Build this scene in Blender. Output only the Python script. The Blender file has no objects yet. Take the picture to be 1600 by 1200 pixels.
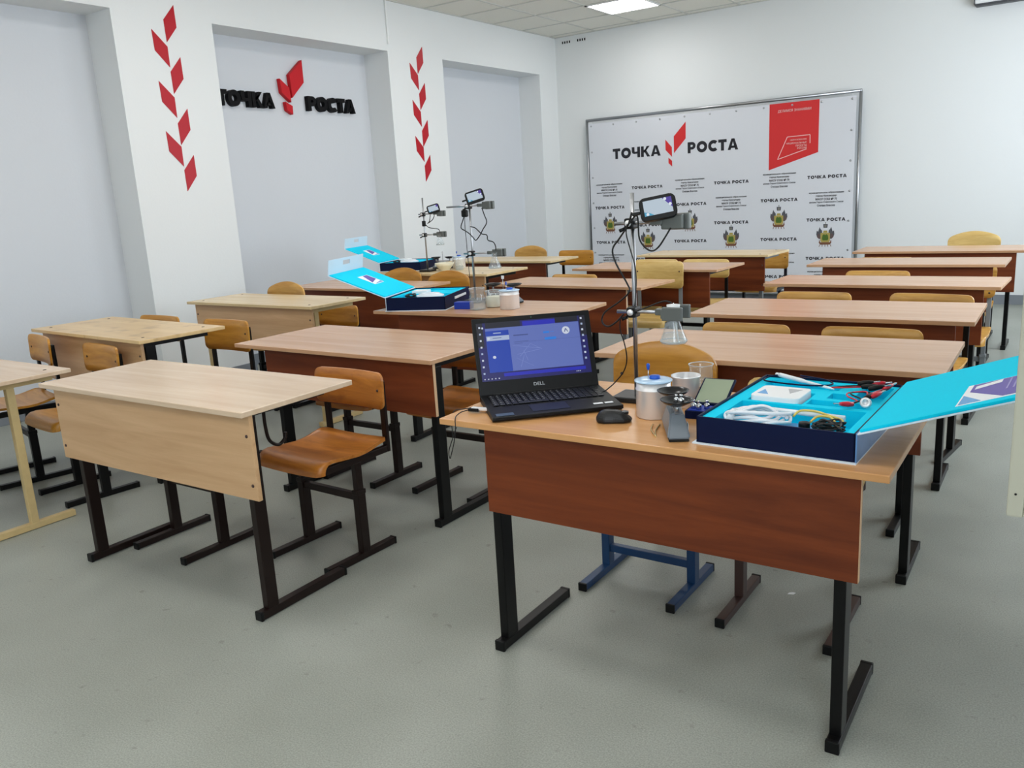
import bpy, bmesh, math, random
from mathutils import Vector, Matrix, Euler
R = math.radians
PI = math.pi
random.seed(7)
scene = bpy.context.scene
COL = scene.collection

# ------------------------------------------------------------------ camera
YAW, PITCH, ROLL = -0.60992, -0.22351, -0.05816
CAM = Vector((0.0, 0.0, 1.34384))
fw = Vector((math.sin(YAW) * math.cos(PITCH), math.cos(YAW) * math.cos(PITCH), math.sin(PITCH)))
rt = Vector((math.cos(YAW), -math.sin(YAW), 0.0))
up = rt.cross(fw)
r2 = rt * math.cos(ROLL) + up * math.sin(ROLL)
u2 = -rt * math.sin(ROLL) + up * math.cos(ROLL)
cam_data = bpy.data.cameras.new('camera')
cam_data.sensor_width = 36.0
cam_data.lens = 1296.909 / 1600.0 * 36.0
cam_data.clip_start = 0.05
cam = bpy.data.objects.new('camera', cam_data)
cam.matrix_world = Matrix(((r2.x, u2.x, -fw.x, CAM.x), (r2.y, u2.y, -fw.y, CAM.y), (r2.z, u2.z, -fw.z, CAM.z), (0, 0, 0, 1)))
COL.objects.link(cam)
scene.camera = cam

# ------------------------------------------------------------------ world, exposure, daylight
world = bpy.data.worlds.new('world')
scene.world = world
world.use_nodes = True
bg = world.node_tree.nodes['Background']
bg.inputs[0].default_value = (0.75, 0.87, 1.0, 1)
bg.inputs[1].default_value = 0.8
scene.view_settings.view_transform = 'Standard'
scene.view_settings.look = 'None'
scene.view_settings.exposure = 0.0
scene.view_settings.gamma = 1.0
scene.view_settings.use_curve_mapping = False

LAMP_STRENGTH = 14.0          # ceiling panels
WINDOW_POWER = 64.0           # daylight through each window
WINDOWS = [(-1.9, 0.1), (3.8, 5.8), (6.7, 8.7)]
WX = 0.75
for (wa, wb) in WINDOWS:
    ld = bpy.data.lights.new('window_daylight', 'AREA')
    ld.shape = 'RECTANGLE'
    ld.size = wb - wa - 0.1
    ld.size_y = 1.75
    ld.energy = WINDOW_POWER
    ld.color = (0.86, 0.93, 1.0)
    lo = bpy.data.objects.new('window_daylight', ld)
    lo.location = (WX + 0.06, (wa + wb) / 2, 1.85)
    lo.rotation_euler = (0, R(90), 0)
    COL.objects.link(lo)


# ------------------------------------------------------------------ materials
def lin(c):
    if isinstance(c, str):
        c = tuple(int(c[i:i + 2], 16) for i in (0, 2, 4))
    o = []
    for v in c[:3]:
        v = v / 255.0
        o.append(v / 12.92 if v <= 0.04045 else ((v + 0.055) / 1.055) ** 2.4)
    return (o[0], o[1], o[2], 1.0)


MATS = {}


def mat(name, col, rough=0.5, metal=0.0, spec=0.5, emit=0.0, trans=0.0, ior=1.45, noise=None, coat=0.0, bump=None):
    if name in MATS:
        return MATS[name]
    m = bpy.data.materials.new(name)
    m.use_nodes = True
    nt = m.node_tree
    b = nt.nodes['Principled BSDF']
    c = lin(col)
    b.inputs['Base Color'].default_value = c
    b.inputs['Roughness'].default_value = rough
    b.inputs['Metallic'].default_value = metal
    b.inputs['Specular IOR Level'].default_value = spec
    b.inputs['IOR'].default_value = ior
    b.inputs['Transmission Weight'].default_value = trans
    b.inputs['Coat Weight'].default_value = coat
    if emit:
        b.inputs['Emission Color'].default_value = c
        b.inputs['Base Color'].default_value = (0.01, 0.01, 0.01, 1)
        b.inputs['Emission Strength'].default_value = emit
    tc = None
    if noise or bump:
        tc = nt.nodes.new('ShaderNodeTexCoord')
    if noise:                                  # (scale, amount)
        n = nt.nodes.new('ShaderNodeTexNoise')
        n.inputs['Scale'].default_value = noise[0]
        n.inputs['Detail'].default_value = 4
        nt.links.new(tc.outputs['Object'], n.inputs['Vector'])
        mx = nt.nodes.new('ShaderNodeMix')
        mx.data_type = 'RGBA'
        k = noise[1]
        mx.inputs[6].default_value = tuple(v * (1 - k) for v in c[:3]) + (1,)
        mx.inputs[7].default_value = tuple(min(1, v * (1 + k)) for v in c[:3]) + (1,)
        nt.links.new(n.outputs['Fac'], mx.inputs[0])
        nt.links.new(mx.outputs[2], b.inputs['Base Color'])
    if bump:                                   # (scale, strength)
        n2 = nt.nodes.new('ShaderNodeTexNoise')
        n2.inputs['Scale'].default_value = bump[0]
        n2.inputs['Detail'].default_value = 3
        nt.links.new(tc.outputs['Object'], n2.inputs['Vector'])
        bp = nt.nodes.new('ShaderNodeBump')
        bp.inputs['Strength'].default_value = bump[1]
        bp.inputs['Distance'].default_value = 0.01
        nt.links.new(n2.outputs['Fac'], bp.inputs['Height'])
        nt.links.new(bp.outputs['Normal'], b.inputs['Normal'])
    MATS[name] = m
    return m


def wood(name, c1, c2, rough=0.32, scale=(1.2, 16.0, 16.0), stain=0.0, spec=0.5):
    if name in MATS:
        return MATS[name]
    m = bpy.data.materials.new(name)
    m.use_nodes = True
    nt = m.node_tree
    b = nt.nodes['Principled BSDF']
    b.inputs['Roughness'].default_value = rough
    b.inputs['Specular IOR Level'].default_value = spec
    tc = nt.nodes.new('ShaderNodeTexCoord')
    oi = nt.nodes.new('ShaderNodeObjectInfo')
    ad = nt.nodes.new('ShaderNodeVectorMath')
    ad.operation = 'MULTIPLY_ADD'
    cb = nt.nodes.new('ShaderNodeCombineXYZ')
    nt.links.new(oi.outputs['Random'], cb.inputs[0])
    nt.links.new(oi.outputs['Random'], cb.inputs[1])
    nt.links.new(oi.outputs['Random'], cb.inputs[2])
    nt.links.new(cb.outputs[0], ad.inputs[0])
    ad.inputs[1].default_value = (7.0, 3.0, 5.0)
    nt.links.new(tc.outputs['Object'], ad.inputs[2])
    mp = nt.nodes.new('ShaderNodeMapping')
    mp.inputs['Scale'].default_value = scale
    nt.links.new(ad.outputs[0], mp.inputs['Vector'])
    n = nt.nodes.new('ShaderNodeTexNoise')
    n.inputs['Scale'].default_value = 1.0
    n.inputs['Detail'].default_value = 6
    n.inputs['Roughness'].default_value = 0.62
    n.inputs['Distortion'].default_value = 0.6
    nt.links.new(mp.outputs[0], n.inputs['Vector'])
    rmp = nt.nodes.new('ShaderNodeValToRGB')
    rmp.color_ramp.elements[0].position = 0.32
    rmp.color_ramp.elements[1].position = 0.68
    rmp.color_ramp.elements[0].color = lin(c1)
    rmp.color_ramp.elements[1].color = lin(c2)
    nt.links.new(n.outputs['Fac'], rmp.inputs[0])
    out = rmp.outputs[0]
    if stain:
        n3 = nt.nodes.new('ShaderNodeTexNoise')
        n3.inputs['Scale'].default_value = 9.0
        n3.inputs['Detail'].default_value = 5
        nt.links.new(ad.outputs[0], n3.inputs['Vector'])
        r3 = nt.nodes.new('ShaderNodeValToRGB')
        r3.color_ramp.elements[0].position = 0.56
        r3.color_ramp.elements[1].position = 0.72
        r3.color_ramp.elements[0].color = (1, 1, 1, 1)
        k = 1 - stain
        r3.color_ramp.elements[1].color = (k, k * 0.92, k * 0.85, 1)
        nt.links.new(n3.outputs['Fac'], r3.inputs[0])
        mm = nt.nodes.new('ShaderNodeMix')
        mm.data_type = 'RGBA'
        mm.blend_type = 'MULTIPLY'
        mm.inputs[0].default_value = 1.0
        nt.links.new(out, mm.inputs[6])
        nt.links.new(r3.outputs[0], mm.inputs[7])
        out = mm.outputs[2]
    nt.links.new(out, b.inputs['Base Color'])
    MATS[name] = m
    return m


def glass(name, tint=(0.93, 0.96, 0.97), k=0.16, haze=0.10):
    """thin clear laboratory glass: mostly see-through with mirror highlights"""
    if name in MATS:
        return MATS[name]
    m = bpy.data.materials.new(name)
    m.use_nodes = True
    nt = m.node_tree
    for nd in list(nt.nodes):
        nt.nodes.remove(nd)
    o = nt.nodes.new('ShaderNodeOutputMaterial')
    t = nt.nodes.new('ShaderNodeBsdfTransparent')
    t.inputs[0].default_value = (*tint, 1)
    g = nt.nodes.new('ShaderNodeBsdfGlossy')
    g.inputs['Roughness'].default_value = 0.04
    f = nt.nodes.new('ShaderNodeLayerWeight')
    f.inputs[0].default_value = 0.35
    p = nt.nodes.new('ShaderNodeMath')
    p.operation = 'POWER'
    p.inputs[1].default_value = 3.0
    a = nt.nodes.new('ShaderNodeMath')
    a.operation = 'MULTIPLY_ADD'
    a.inputs[1].default_value = 0.75
    a.inputs[2].default_value = k * 0.45
    a.use_clamp = True
    mx = nt.nodes.new('ShaderNodeMixShader')
    nt.links.new(f.outputs['Facing'], p.inputs[0])
    nt.links.new(p.outputs[0], a.inputs[0])
    nt.links.new(a.outputs[0], mx.inputs[0])
    nt.links.new(t.outputs[0], mx.inputs[1])
    nt.links.new(g.outputs[0], mx.inputs[2])
    df = nt.nodes.new('ShaderNodeBsdfDiffuse')
    df.inputs[0].default_value = (.86, .89, .92, 1)
    m2 = nt.nodes.new('ShaderNodeMixShader')
    m2.inputs[0].default_value = haze
    nt.links.new(mx.outputs[0], m2.inputs[1])
    nt.links.new(df.outputs[0], m2.inputs[2])
    nt.links.new(m2.outputs[0], o.inputs[0])
    MATS[name] = m
    return m


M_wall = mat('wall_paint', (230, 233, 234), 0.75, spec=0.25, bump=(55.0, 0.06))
M_niche = mat('niche_grey', (212, 216, 222), 0.75, spec=0.25, bump=(55.0, 0.06))  # niche backs: same finish as the wall, slightly darker and bluer
M_pillar = M_wall
M_red = mat('red_vinyl', (180, 16, 34), 0.35, spec=.35)
M_signred = mat('red_sign_face', (196, 24, 36), 0.5, spec=.25)
M_signblack = mat('black_sign_foam', (14, 14, 17), 0.6, spec=.15)
M_base = mat('grey_baseboard', (128, 134, 142), 0.5)
M_chrome = mat('chrome', (205, 207, 210), 0.16, 1.0)
M_steel = mat('brushed_steel', (176, 178, 182), 0.3, 1.0)
M_alu = mat('aluminium', (232, 232, 234), 0.28, 0.35)
M_black = mat('black_plastic', (9, 10, 11), 0.45, spec=.3)
M_blackcab = mat('black_cable', (16, 16, 18), 0.5)
M_castiron = mat('black_cast_iron', (30, 29, 29), 0.4)
M_greymetal = mat('grey_clamp_metal', (104, 108, 106), 0.42, 0.55)
M_white = mat('white_plastic', (232, 234, 236), 0.4)
M_navy = mat('navy_card', (3, 17, 54), 0.5, spec=0.2)
M_navyrim = mat('navy_rim', (20, 58, 136), 0.42)
M_cyan = mat('cyan_foam', (4, 206, 238), 0.85, spec=0.2, noise=(260, 0.06))
M_cover = mat('pale_cover', (214, 228, 240), 0.4)
M_bluecap = mat('blue_plastic', (22, 82, 190), 0.35)
M_bluebox = mat('royal_blue_card', (14, 52, 164), 0.4)
M_redplastic = mat('red_plastic', (205, 30, 48), 0.35)
M_glass = glass('clear_glass')
M_glassfrost = mat('rim_glass', (235, 240, 240), 0.1, trans=0.6)
M_water = glass('water', (0.9, 0.93, 0.93), 0.06)
M_powder = mat('white_powder', (226, 222, 204), 0.9)
M_mortar = mat('ivory_porcelain', (232, 226, 200), 0.3)

W_beech = wood('beech_laminate', (200, 173, 144), (216, 192, 165), 0.24)
W_beechpanel = wood('beech_panel', (190, 150, 108), (212, 174, 132), 0.4)
W_worn = wood('worn_beech_top', (206, 172, 118), (222, 192, 142), 0.3, stain=0.35)
W_beechyellow = wood('yellow_beech', (206, 180, 132), (224, 200, 156), 0.26)
W_tan = wood('tan_laminate_top', (186, 143, 107), (202, 162, 127), 0.24)
W_tanA = wood('warm_tan_laminate_top', (196, 142, 88), (212, 160, 106), 0.26)
W_redpanel = wood('alder_panel', (84, 35, 14), (124, 59, 26), 0.45, (1.1, 8.0, 13.0), spec=0.28)
W_darkpanel = wood('dark_alder_panel', (92, 40, 18), (122, 60, 30), 0.45, (1.1, 8.0, 13.0), spec=0.28)
W_orange = wood('orange_varnished_ply', (150, 86, 26), (192, 122, 48), 0.35, (4.0, 30.0, 30.0), stain=0.28)
W_amber = wood('amber_varnished_ply', (168, 112, 32), (198, 142, 54), 0.35, (4.0, 30.0, 30.0))
W_honey = wood('honey_varnished_ply', (176, 126, 52), (206, 160, 84), 0.35, (4.0, 30.0, 30.0))
W_straw = wood('straw_varnished_ply', (196, 160, 90), (220, 190, 122), 0.38, (4.0, 30.0, 30.0))
F_black = mat('black_frame_paint', (9, 9, 10), 0.36, spec=.28)
F_brown = mat('brown_frame_paint', (27, 16, 13), 0.34, spec=.3)
F_cream = mat('cream_frame_paint', (196, 172, 122), 0.45, noise=(30, 0.12))
F_blue = mat('blue_frame_paint', (20, 56, 96), 0.36)
F_grey = mat('grey_frame_paint', (120, 125, 128), 0.4)
F_navy = mat('navy_frame_paint', (22, 28, 44), 0.4)
F_rust = mat('rust_brown_frame_paint', (62, 42, 38), 0.42)


def floor_mat():
    m = bpy.data.materials.new('speckled_grey_linoleum')
    m.use_nodes = True
    nt = m.node_tree
    b = nt.nodes['Principled BSDF']
    tc = nt.nodes.new('ShaderNodeTexCoord')
    n1 = nt.nodes.new('ShaderNodeTexNoise'); n1.inputs['Scale'].default_value = 230; n1.inputs['Detail'].default_value = 3
    n2 = nt.nodes.new('ShaderNodeTexNoise'); n2.inputs['Scale'].default_value = 2.2; n2.inputs['Detail'].default_value = 6
    n3 = nt.nodes.new('ShaderNodeTexNoise'); n3.inputs['Scale'].default_value = 24; n3.inputs['Detail'].default_value = 5
    for n in (n1, n2, n3):
        nt.links.new(tc.outputs['Object'], n.inputs['Vector'])
    r1 = nt.nodes.new('ShaderNodeValToRGB')
    r1.color_ramp.elements[0].position = 0.3; r1.color_ramp.elements[1].position = 0.7
    r1.color_ramp.elements[0].color = lin((137, 141, 134)); r1.color_ramp.elements[1].color = lin((166, 170, 161))
    nt.links.new(n1.outputs['Fac'], r1.inputs[0])
    r2_ = nt.nodes.new('ShaderNodeValToRGB')
    r2_.color_ramp.elements[0].position = 0.35; r2_.color_ramp.elements[1].position = 0.65
    r2_.color_ramp.elements[0].color = (0.88, 0.88, 0.87, 1); r2_.color_ramp.elements[1].color = (1, 1, 1, 1)
    nt.links.new(n2.outputs['Fac'], r2_.inputs[0])
    r3 = nt.nodes.new('ShaderNodeValToRGB')              # sparse dark scuffs
    r3.color_ramp.elements[0].position = 0.66; r3.color_ramp.elements[1].position = 0.76
    r3.color_ramp.elements[0].color = (1, 1, 1, 1); r3.color_ramp.elements[1].color = (0.72, 0.71, 0.69, 1)
    nt.links.new(n3.outputs['Fac'], r3.inputs[0])
    mx = nt.nodes.new('ShaderNodeMix'); mx.data_type = 'RGBA'; mx.blend_type = 'MULTIPLY'; mx.inputs[0].default_value = 1
    nt.links.new(r1.outputs[0], mx.inputs[6]); nt.links.new(r2_.outputs[0], mx.inputs[7])
    mx2 = nt.nodes.new('ShaderNodeMix'); mx2.data_type = 'RGBA'; mx2.blend_type = 'MULTIPLY'; mx2.inputs[0].default_value = 1
    nt.links.new(mx.outputs[2], mx2.inputs[6]); nt.links.new(r3.outputs[0], mx2.inputs[7])
    nt.links.new(mx2.outputs[2], b.inputs['Base Color'])
    b.inputs['Roughness'].default_value = 0.42
    b.inputs['Specular IOR Level'].default_value = 0.4
    return m


# ------------------------------------------------------------------ mesh helpers
class MB:
    """collects shapes in one bmesh; build() links them as ONE mesh object"""
    def __init__(self):
        self.bm = bmesh.new()
        self.mi = 0

    def _faces(self, before, smooth=False):
        for f in self.bm.faces:
            if f.index == -1 or f not in before:
                pass

    def box(self, x0, x1, y0, y1, z0, z1, bev=0.0, M=None, mi=0):
        b = bmesh.new()
        bmesh.ops.create_cube(b, size=1.0)
        for v in b.verts:
            v.co = Vector((x0 + (v.co.x + .5) * (x1 - x0), y0 + (v.co.y + .5) * (y1 - y0), z0 + (v.co.z + .5) * (z1 - z0)))
        if bev:
            bmesh.ops.bevel(b, geom=list(b.edges), offset=bev, segments=2, profile=0.6, affect='EDGES')
        self._merge(b, M, mi)
        return self

    def _merge(self, b, M=None, mi=0, smooth=None):
        if M is not None:
            b.transform(M)
        mp = {}
        for v in b.verts:
            mp[v] = self.bm.verts.new(v.co)
        for f in b.faces:
            try:
                nf = self.bm.faces.new([mp[v] for v in f.verts])
                nf.material_index = mi
                nf.smooth = f.smooth if smooth is None else smooth
            except ValueError:
                pass
        b.free()

    def prism(self, pts, d0, d1, axis='y', bev=0.0, M=None, mi=0):
        """outline pts (a,b) extruded along axis between d0 and d1"""
        b = bmesh.new()
        def P(a, c, d):
            return {'x': (d, a, c), 'y': (a, d, c), 'z': (a, c, d)}[axis]
        v0 = [b.verts.new(P(a, c, d0)) for a, c in pts]
        v1 = [b.verts.new(P(a, c, d1)) for a, c in pts]
        n = len(pts)
        b.faces.new(v0); b.faces.new(v1[::-1])
        for i in range(n):
            j = (i + 1) % n
            b.faces.new((v0[i], v1[i], v1[j], v0[j]))
        bmesh.ops.recalc_face_normals(b, faces=list(b.faces))
        if bev:
            bmesh.ops.bevel(b, geom=list(b.edges), offset=bev, segments=2, profile=0.6, affect='EDGES')
        self._merge(b, M, mi)
        return self

    def lathe(self, prof, n=24, M=None, mi=0, smooth=True, c=(0, 0)):
        """profile (r,z) revolved around z"""
        b = bmesh.new()
        rings = []
        for (r, z) in prof:
            if r < 1e-6:
                rings.append([b.verts.new((c[0], c[1], z))])
            else:
                rings.append([b.verts.new((c[0] + r * math.cos(2 * PI * k / n), c[1] + r * math.sin(2 * PI * k / n), z)) for k in range(n)])
        for a, d in zip(rings[:-1], rings[1:]):
            for k in range(n):
                k2 = (k + 1) % n
                if len(a) == 1 and len(d) == 1:
                    continue
                if len(a) == 1:
                    f = b.faces.new((a[0], d[k2], d[k]))
                elif len(d) == 1:
                    f = b.faces.new((a[k], a[k2], d[0]))
                else:
                    f = b.faces.new((a[k], a[k2], d[k2], d[k]))
                f.smooth = smooth
        self._merge(b, M, mi)
        return self

    def tube(self, pts, r, n=8, M=None, mi=0, spline=True):
        """round bar or cable through pts"""
        P = [Vector(p) for p in pts]
        if spline and len(P) > 2:
            Q = []
            for i in range(len(P) - 1):
                p0 = P[max(i - 1, 0)]; p1 = P[i]; p2 = P[i + 1]; p3 = P[min(i + 2, len(P) - 1)]
                for k in range(5):
                    t = k / 5.0
                    Q.append(0.5 * ((2 * p1) + (-p0 + p2) * t + (2 * p0 - 5 * p1 + 4 * p2 - p3) * t * t + (-p0 + 3 * p1 - 3 * p2 + p3) * t ** 3))
            Q.append(P[-1])
            P = Q
        b = bmesh.new()
        rings = []
        ref = Vector((0.31, 0.17, 0.93)).normalized()
        for i, p in enumerate(P):
            d = (P[min(i + 1, len(P) - 1)] - P[max(i - 1, 0)])
            if d.length < 1e-9:
                d = Vector((0, 0, 1))
            d.normalize()
            a = d.cross(ref)
            if a.length < 1e-4:
                a = d.cross(Vector((1, 0, 0)))
            a.normalize()
            e = d.cross(a)
            rings.append([b.verts.new(p + (a * math.cos(2 * PI * k / n) + e * math.sin(2 * PI * k / n)) * r) for k in range(n)])
        for A_, B_ in zip(rings[:-1], rings[1:]):
            for k in range(n):
                f = b.faces.new((A_[k], A_[(k + 1) % n], B_[(k + 1) % n], B_[k]))
                f.smooth = True
        b.faces.new(rings[0][::-1]); b.faces.new(rings[-1])
        bmesh.ops.recalc_face_normals(b, faces=list(b.faces))
        self._merge(b, M, mi)
        return self

    def slab(self, fn, nu, nv, off, M=None, mi=0, smooth=True):
        """closed curved sheet: fn(u,v)->point, thickness vector off (or fn)"""
        b = bmesh.new()
        T = [[b.verts.new(fn(i / nu, j / nv)) for j in range(nv + 1)] for i in range(nu + 1)]
        o = Vector(off)
        Bt = [[b.verts.new(T[i][j].co + o) for j in range(nv + 1)] for i in range(nu + 1)]
        for i in range(nu):
            for j in range(nv):
                f = b.faces.new((T[i][j], T[i + 1][j], T[i + 1][j + 1], T[i][j + 1])); f.smooth = smooth
                f = b.faces.new((Bt[i][j], Bt[i][j + 1], Bt[i + 1][j + 1], Bt[i + 1][j])); f.smooth = smooth
        for i in range(nu):
            b.faces.new((T[i][0], Bt[i][0], Bt[i + 1][0], T[i + 1][0]))
            b.faces.new((T[i][nv], T[i + 1][nv], Bt[i + 1][nv], Bt[i][nv]))
        for j in range(nv):
            b.faces.new((T[0][j], T[0][j + 1], Bt[0][j + 1], Bt[0][j]))
            b.faces.new((T[nu][j], Bt[nu][j], Bt[nu][j + 1], T[nu][j + 1]))
        bmesh.ops.recalc_face_normals(b, faces=list(b.faces))
        self._merge(b, M, mi)
        return self

    def mesh(self, name, mats):
        me = bpy.data.meshes.new(name)
        self.bm.normal_update()
        self.bm.to_mesh(me)
        self.bm.free()
        for m in (mats if isinstance(mats, (list, tuple)) else [mats]):
            me.materials.append(m)
        return me

    def build(self, name, mats, parent=None):
        return obj(name, self.mesh(name, mats), parent)


def obj(name, me, parent=None):
    o = bpy.data.objects.new(name, me)
    COL.objects.link(o)
    if parent is not None:
        o.parent = parent
    return o


def tag(o, label, cat, group=None):
    o['label'] = label
    o['category'] = cat
    if group:
        o['group'] = group
    return o


def thing(name, label, cat, loc=(0, 0, 0), rz=0.0, group=None):
    o = bpy.data.objects.new(name, None)
    o.empty_display_size = 0.05
    COL.objects.link(o)
    o.location = loc
    o.rotation_euler = (0, 0, rz)
    return tag(o, label, cat, group)


def struct(o):
    o['kind'] = 'structure'
    return o


TXT = {}


def text_mesh(s, w, h, depth, bold, m, align='l'):
    """lettering fitted to width w and height h, lying in local x (right), y (up), front at +z"""
    key = (s, round(w, 4), round(h, 4), depth, bold, m.name, align)
    if key in TXT:
        return TXT[key]
    cu = bpy.data.curves.new('t', 'FONT')
    cu.body = s
    cu.size = 1.0
    cu.offset = bold
    cu.extrude = 0.02
    cu.resolution_u = 3
    ob = bpy.data.objects.new('t', cu)
    COL.objects.link(ob)
    bpy.context.view_layer.update()
    dg = bpy.context.evaluated_depsgraph_get()
    me = bpy.data.meshes.new_from_object(ob.evaluated_get(dg))
    bpy.data.objects.remove(ob)
    bpy.data.curves.remove(cu)
    xs = [v.co.x for v in me.vertices]; ys = [v.co.y for v in me.vertices]; zs = [v.co.z for v in me.vertices]
    x0, x1, y0, y1, z0, z1 = min(xs), max(xs), min(ys), max(ys), min(zs), max(zs)
    sx = w / (x1 - x0)
    sy = h / (y1 - y0) if h else sx
    for v in me.vertices:
        x = (v.co.x - x0) * sx
        if align == 'c':
            x -= w / 2
        v.co = (x, (v.co.y - y0) * sy, (v.co.z - z0) / (z1 - z0) * depth)
    me.materials.clear()
    me.materials.append(m)
    TXT[key] = me
    return me


def arc(cx, cz, rx, rz_, a0, a1, n=14):
    return [(cx + rx * math.cos(R(a0 + (a1 - a0) * k / n)), cz + rz_ * math.sin(R(a0 + (a1 - a0) * k / n))) for k in range(n + 1)]


def glyph(ch, s=.30):
    """heavy sans capital, height 1: width and a list of convex-ish outlines"""
    if ch == 'Т':
        return .84, [[(0, 1 - s * .9), (.84, 1 - s * .9), (.84, 1), (0, 1)], [(.42 - s / 2, 0), (.42 + s / 2, 0), (.42 + s / 2, 1 - s * .9), (.42 - s / 2, 1 - s * .9)]]
    if ch in 'ОС':
        w_ = 1.08 if ch == 'О' else .92
        q = []
        o_ = arc(.54, .5, .54, .515, 45 if ch == 'С' else 0, 315 if ch == 'С' else 360, 28)
        i_ = arc(.54, .5, .54 - s, .515 - s, 45 if ch == 'С' else 0, 315 if ch == 'С' else 360, 28)
        for k in range(28):
            q.append([o_[k], o_[k + 1], i_[k + 1], i_[k]])
        return w_, q
    if ch == 'Ч':
        return .90, [[(.90 - s, 0), (.90, 0), (.90, 1), (.90 - s, 1)], [(0, .56), (s, .58), (s, 1), (0, 1)], [(0, .60), (.07, .42), (.25, .34), (.90 - s, .36), (.90 - s, .56), (.34, .54), (s, .60)]]
    if ch == 'К':
        return .96, [[(0, 0), (s, 0), (s, 1), (0, 1)], [(s, .40), (.62, 1), (.94, 1), (.50, .50), (s, .62)], [(.34, .56), (.56, .62), (.98, 0), (.66, 0)], [(s, .40), (.40, .40), (.40, .62), (s, .62)]]
    if ch == 'А':
        return 1.04, [[(0, 0), (.29, 0), (.60, 1), (.37, 1)], [(.75, 0), (1.04, 0), (.67, 1), (.44, 1)], [(.24, .17), (.80, .17), (.75, .37), (.29, .37)]]
    if ch == 'Р':
        q = [[(0, 0), (s, 0), (s, 1), (0, 1)], [(s, 1 - s * .85), (.46, 1 - s * .85), (.46, 1), (s, 1)], [(s, .32), (.46, .32), (.46, .32 + s * .8), (s, .32 + s * .8)]]
        o_ = arc(.46, .66, .36, .34, -90, 90, 12)
        i_ = arc(.46, .66, .36 - s * .95, .34 - s * .82, -90, 90, 12)
        for k in range(12):
            q.append([o_[k], o_[k + 1], i_[k + 1], i_[k]])
        return .84, q
    return .5, []


def glyph_mesh(word, wdt, h, depth, m, gap=.10, s=.30):
    """heavy lettering mesh in local x, y with its front at +z, fitted to wdt and h"""
    key = ('g', word, round(wdt, 4), round(h, 4), depth, m.name, s)
    if key in TXT:
        return TXT[key]
    x_ = 0.0
    parts = []
    for ch in word:
        if ch == ' ':
            x_ += .46
            continue
        gw, polys = glyph(ch, s)
        parts += [[(x_ + a, c) for a, c in p] for p in polys]
        x_ += gw + gap
    tot = x_ - gap
    b_ = MB()
    for p in parts:
        b_.prism([(a / tot * wdt, c * h) for a, c in p], 0, depth, 'z')
    me = b_.mesh('lettering', m)
    TXT[key] = me
    return me


# ------------------------------------------------------------------ the room
X0, XN, Y1, ZC, ZN = -5.727, -6.04, 9.576, 3.229, 2.767
YF = -2.6
PILLARS = [(-1.98, -1.25), (0.75, 1.593), (3.594, 4.427), (6.424, 7.268), (9.17, Y1)]
struct(MB().box(XN - 0.2, WX + 0.3, YF - 0.2, Y1 + 0.2, -0.1, 0.0).build('floor', floor_mat()))


def ceiling_mat():
    m = bpy.data.materials.new('ceiling_tiles')
    m.use_nodes = True
    nt = m.node_tree
    b = nt.nodes['Principled BSDF']
    b.inputs['Roughness'].default_value = 0.85
    tc = nt.nodes.new('ShaderNodeTexCoord')
    n = nt.nodes.new('ShaderNodeTexNoise'); n.inputs['Scale'].default_value = 90; n.inputs['Detail'].default_value = 5
    nt.links.new(tc.outputs['Object'], n.inputs['Vector'])
    r = nt.nodes.new('ShaderNodeValToRGB')
    r.color_ramp.elements[0].color = lin((224, 222, 212)); r.color_ramp.elements[1].color = lin((236, 234, 225))
    nt.links.new(n.outputs['Fac'], r.inputs[0])
    nt.links.new(r.outputs[0], b.inputs['Base Color'])
    return m


LX, LY = -4.24, 8.52                          # centre of the lamp seen in the photo
LAMPS = [(LX + 1.8 * i, LY - 2.4 * j) for i in range(3) for j in range(5) if (i, j) not in ((1, 0), (2, 0), (2, 1), (2, 2))]
struct(MB().box(XN - 0.2, WX + 0.3, YF - 0.2, Y1 + 0.2, ZC + 0.004, ZC + 0.14).build('ceiling', ceiling_mat()))
g = MB()                                      # grid rails of the suspended ceiling
x = LX - 0.3 - 0.6 * 3
while x < WX:
    if x > X0:
        g.box(x - 0.011, x + 0.011, YF, Y1, ZC - 0.003, ZC + 0.006)
    x += 0.6
y = LY + 0.3 + 0.6
while y > YF:
    if y < Y1:
        g.box(X0, WX, y - 0.011, y + 0.011, ZC - 0.003, ZC + 0.006)
    y -= 0.6
g.box(X0, X0 + 0.02, YF, Y1, ZC - 0.004, ZC + 0.006)
g.box(X0, WX, Y1 - 0.02, Y1, ZC - 0.004, ZC + 0.006)
struct(g.build('trim_1', mat('ceiling_grid', (206, 206, 200), 0.6)))

w = MB()
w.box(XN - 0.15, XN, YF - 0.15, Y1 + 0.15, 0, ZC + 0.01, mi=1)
prev = YF
for a, b_ in PILLARS:
    w.box(XN, X0, a, b_, 0, ZC + 0.01)
w.box(XN, X0, YF, -1.98, 0, ZC + 0.01)
ys = [-1.25, 0.75, 1.593, 3.594, 4.427, 6.424, 7.268, 9.17]
for a, b_ in ((-1.25, 0.75), (1.593, 3.594), (4.427, 6.424), (7.268, 9.17)):
    w.box(XN, X0, a, b_, ZN, ZC + 0.01)
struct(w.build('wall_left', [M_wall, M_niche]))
struct(MB().box(XN - 0.15, WX + 0.25, Y1, Y1 + 0.15, 0, ZC + 0.01).build('wall_back', M_wall))
struct(MB().box(XN - 0.15, WX + 0.25, YF - 0.15, YF, 0, ZC + 0.01).build('wall_front', M_wall))
w = MB()
w.box(WX, WX + 0.25, YF, Y1, 0, 0.9)
w.box(WX, WX + 0.25, YF, Y1, 2.8, ZC + 0.01)
edges = [YF] + [v for p in WINDOWS for v in p] + [Y1]
for k in range(0, len(edges), 2):
    w.box(WX, WX + 0.25, edges[k], edges[k + 1], 0.9, 2.8)
struct(w.build('wall_right', M_wall))
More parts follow.
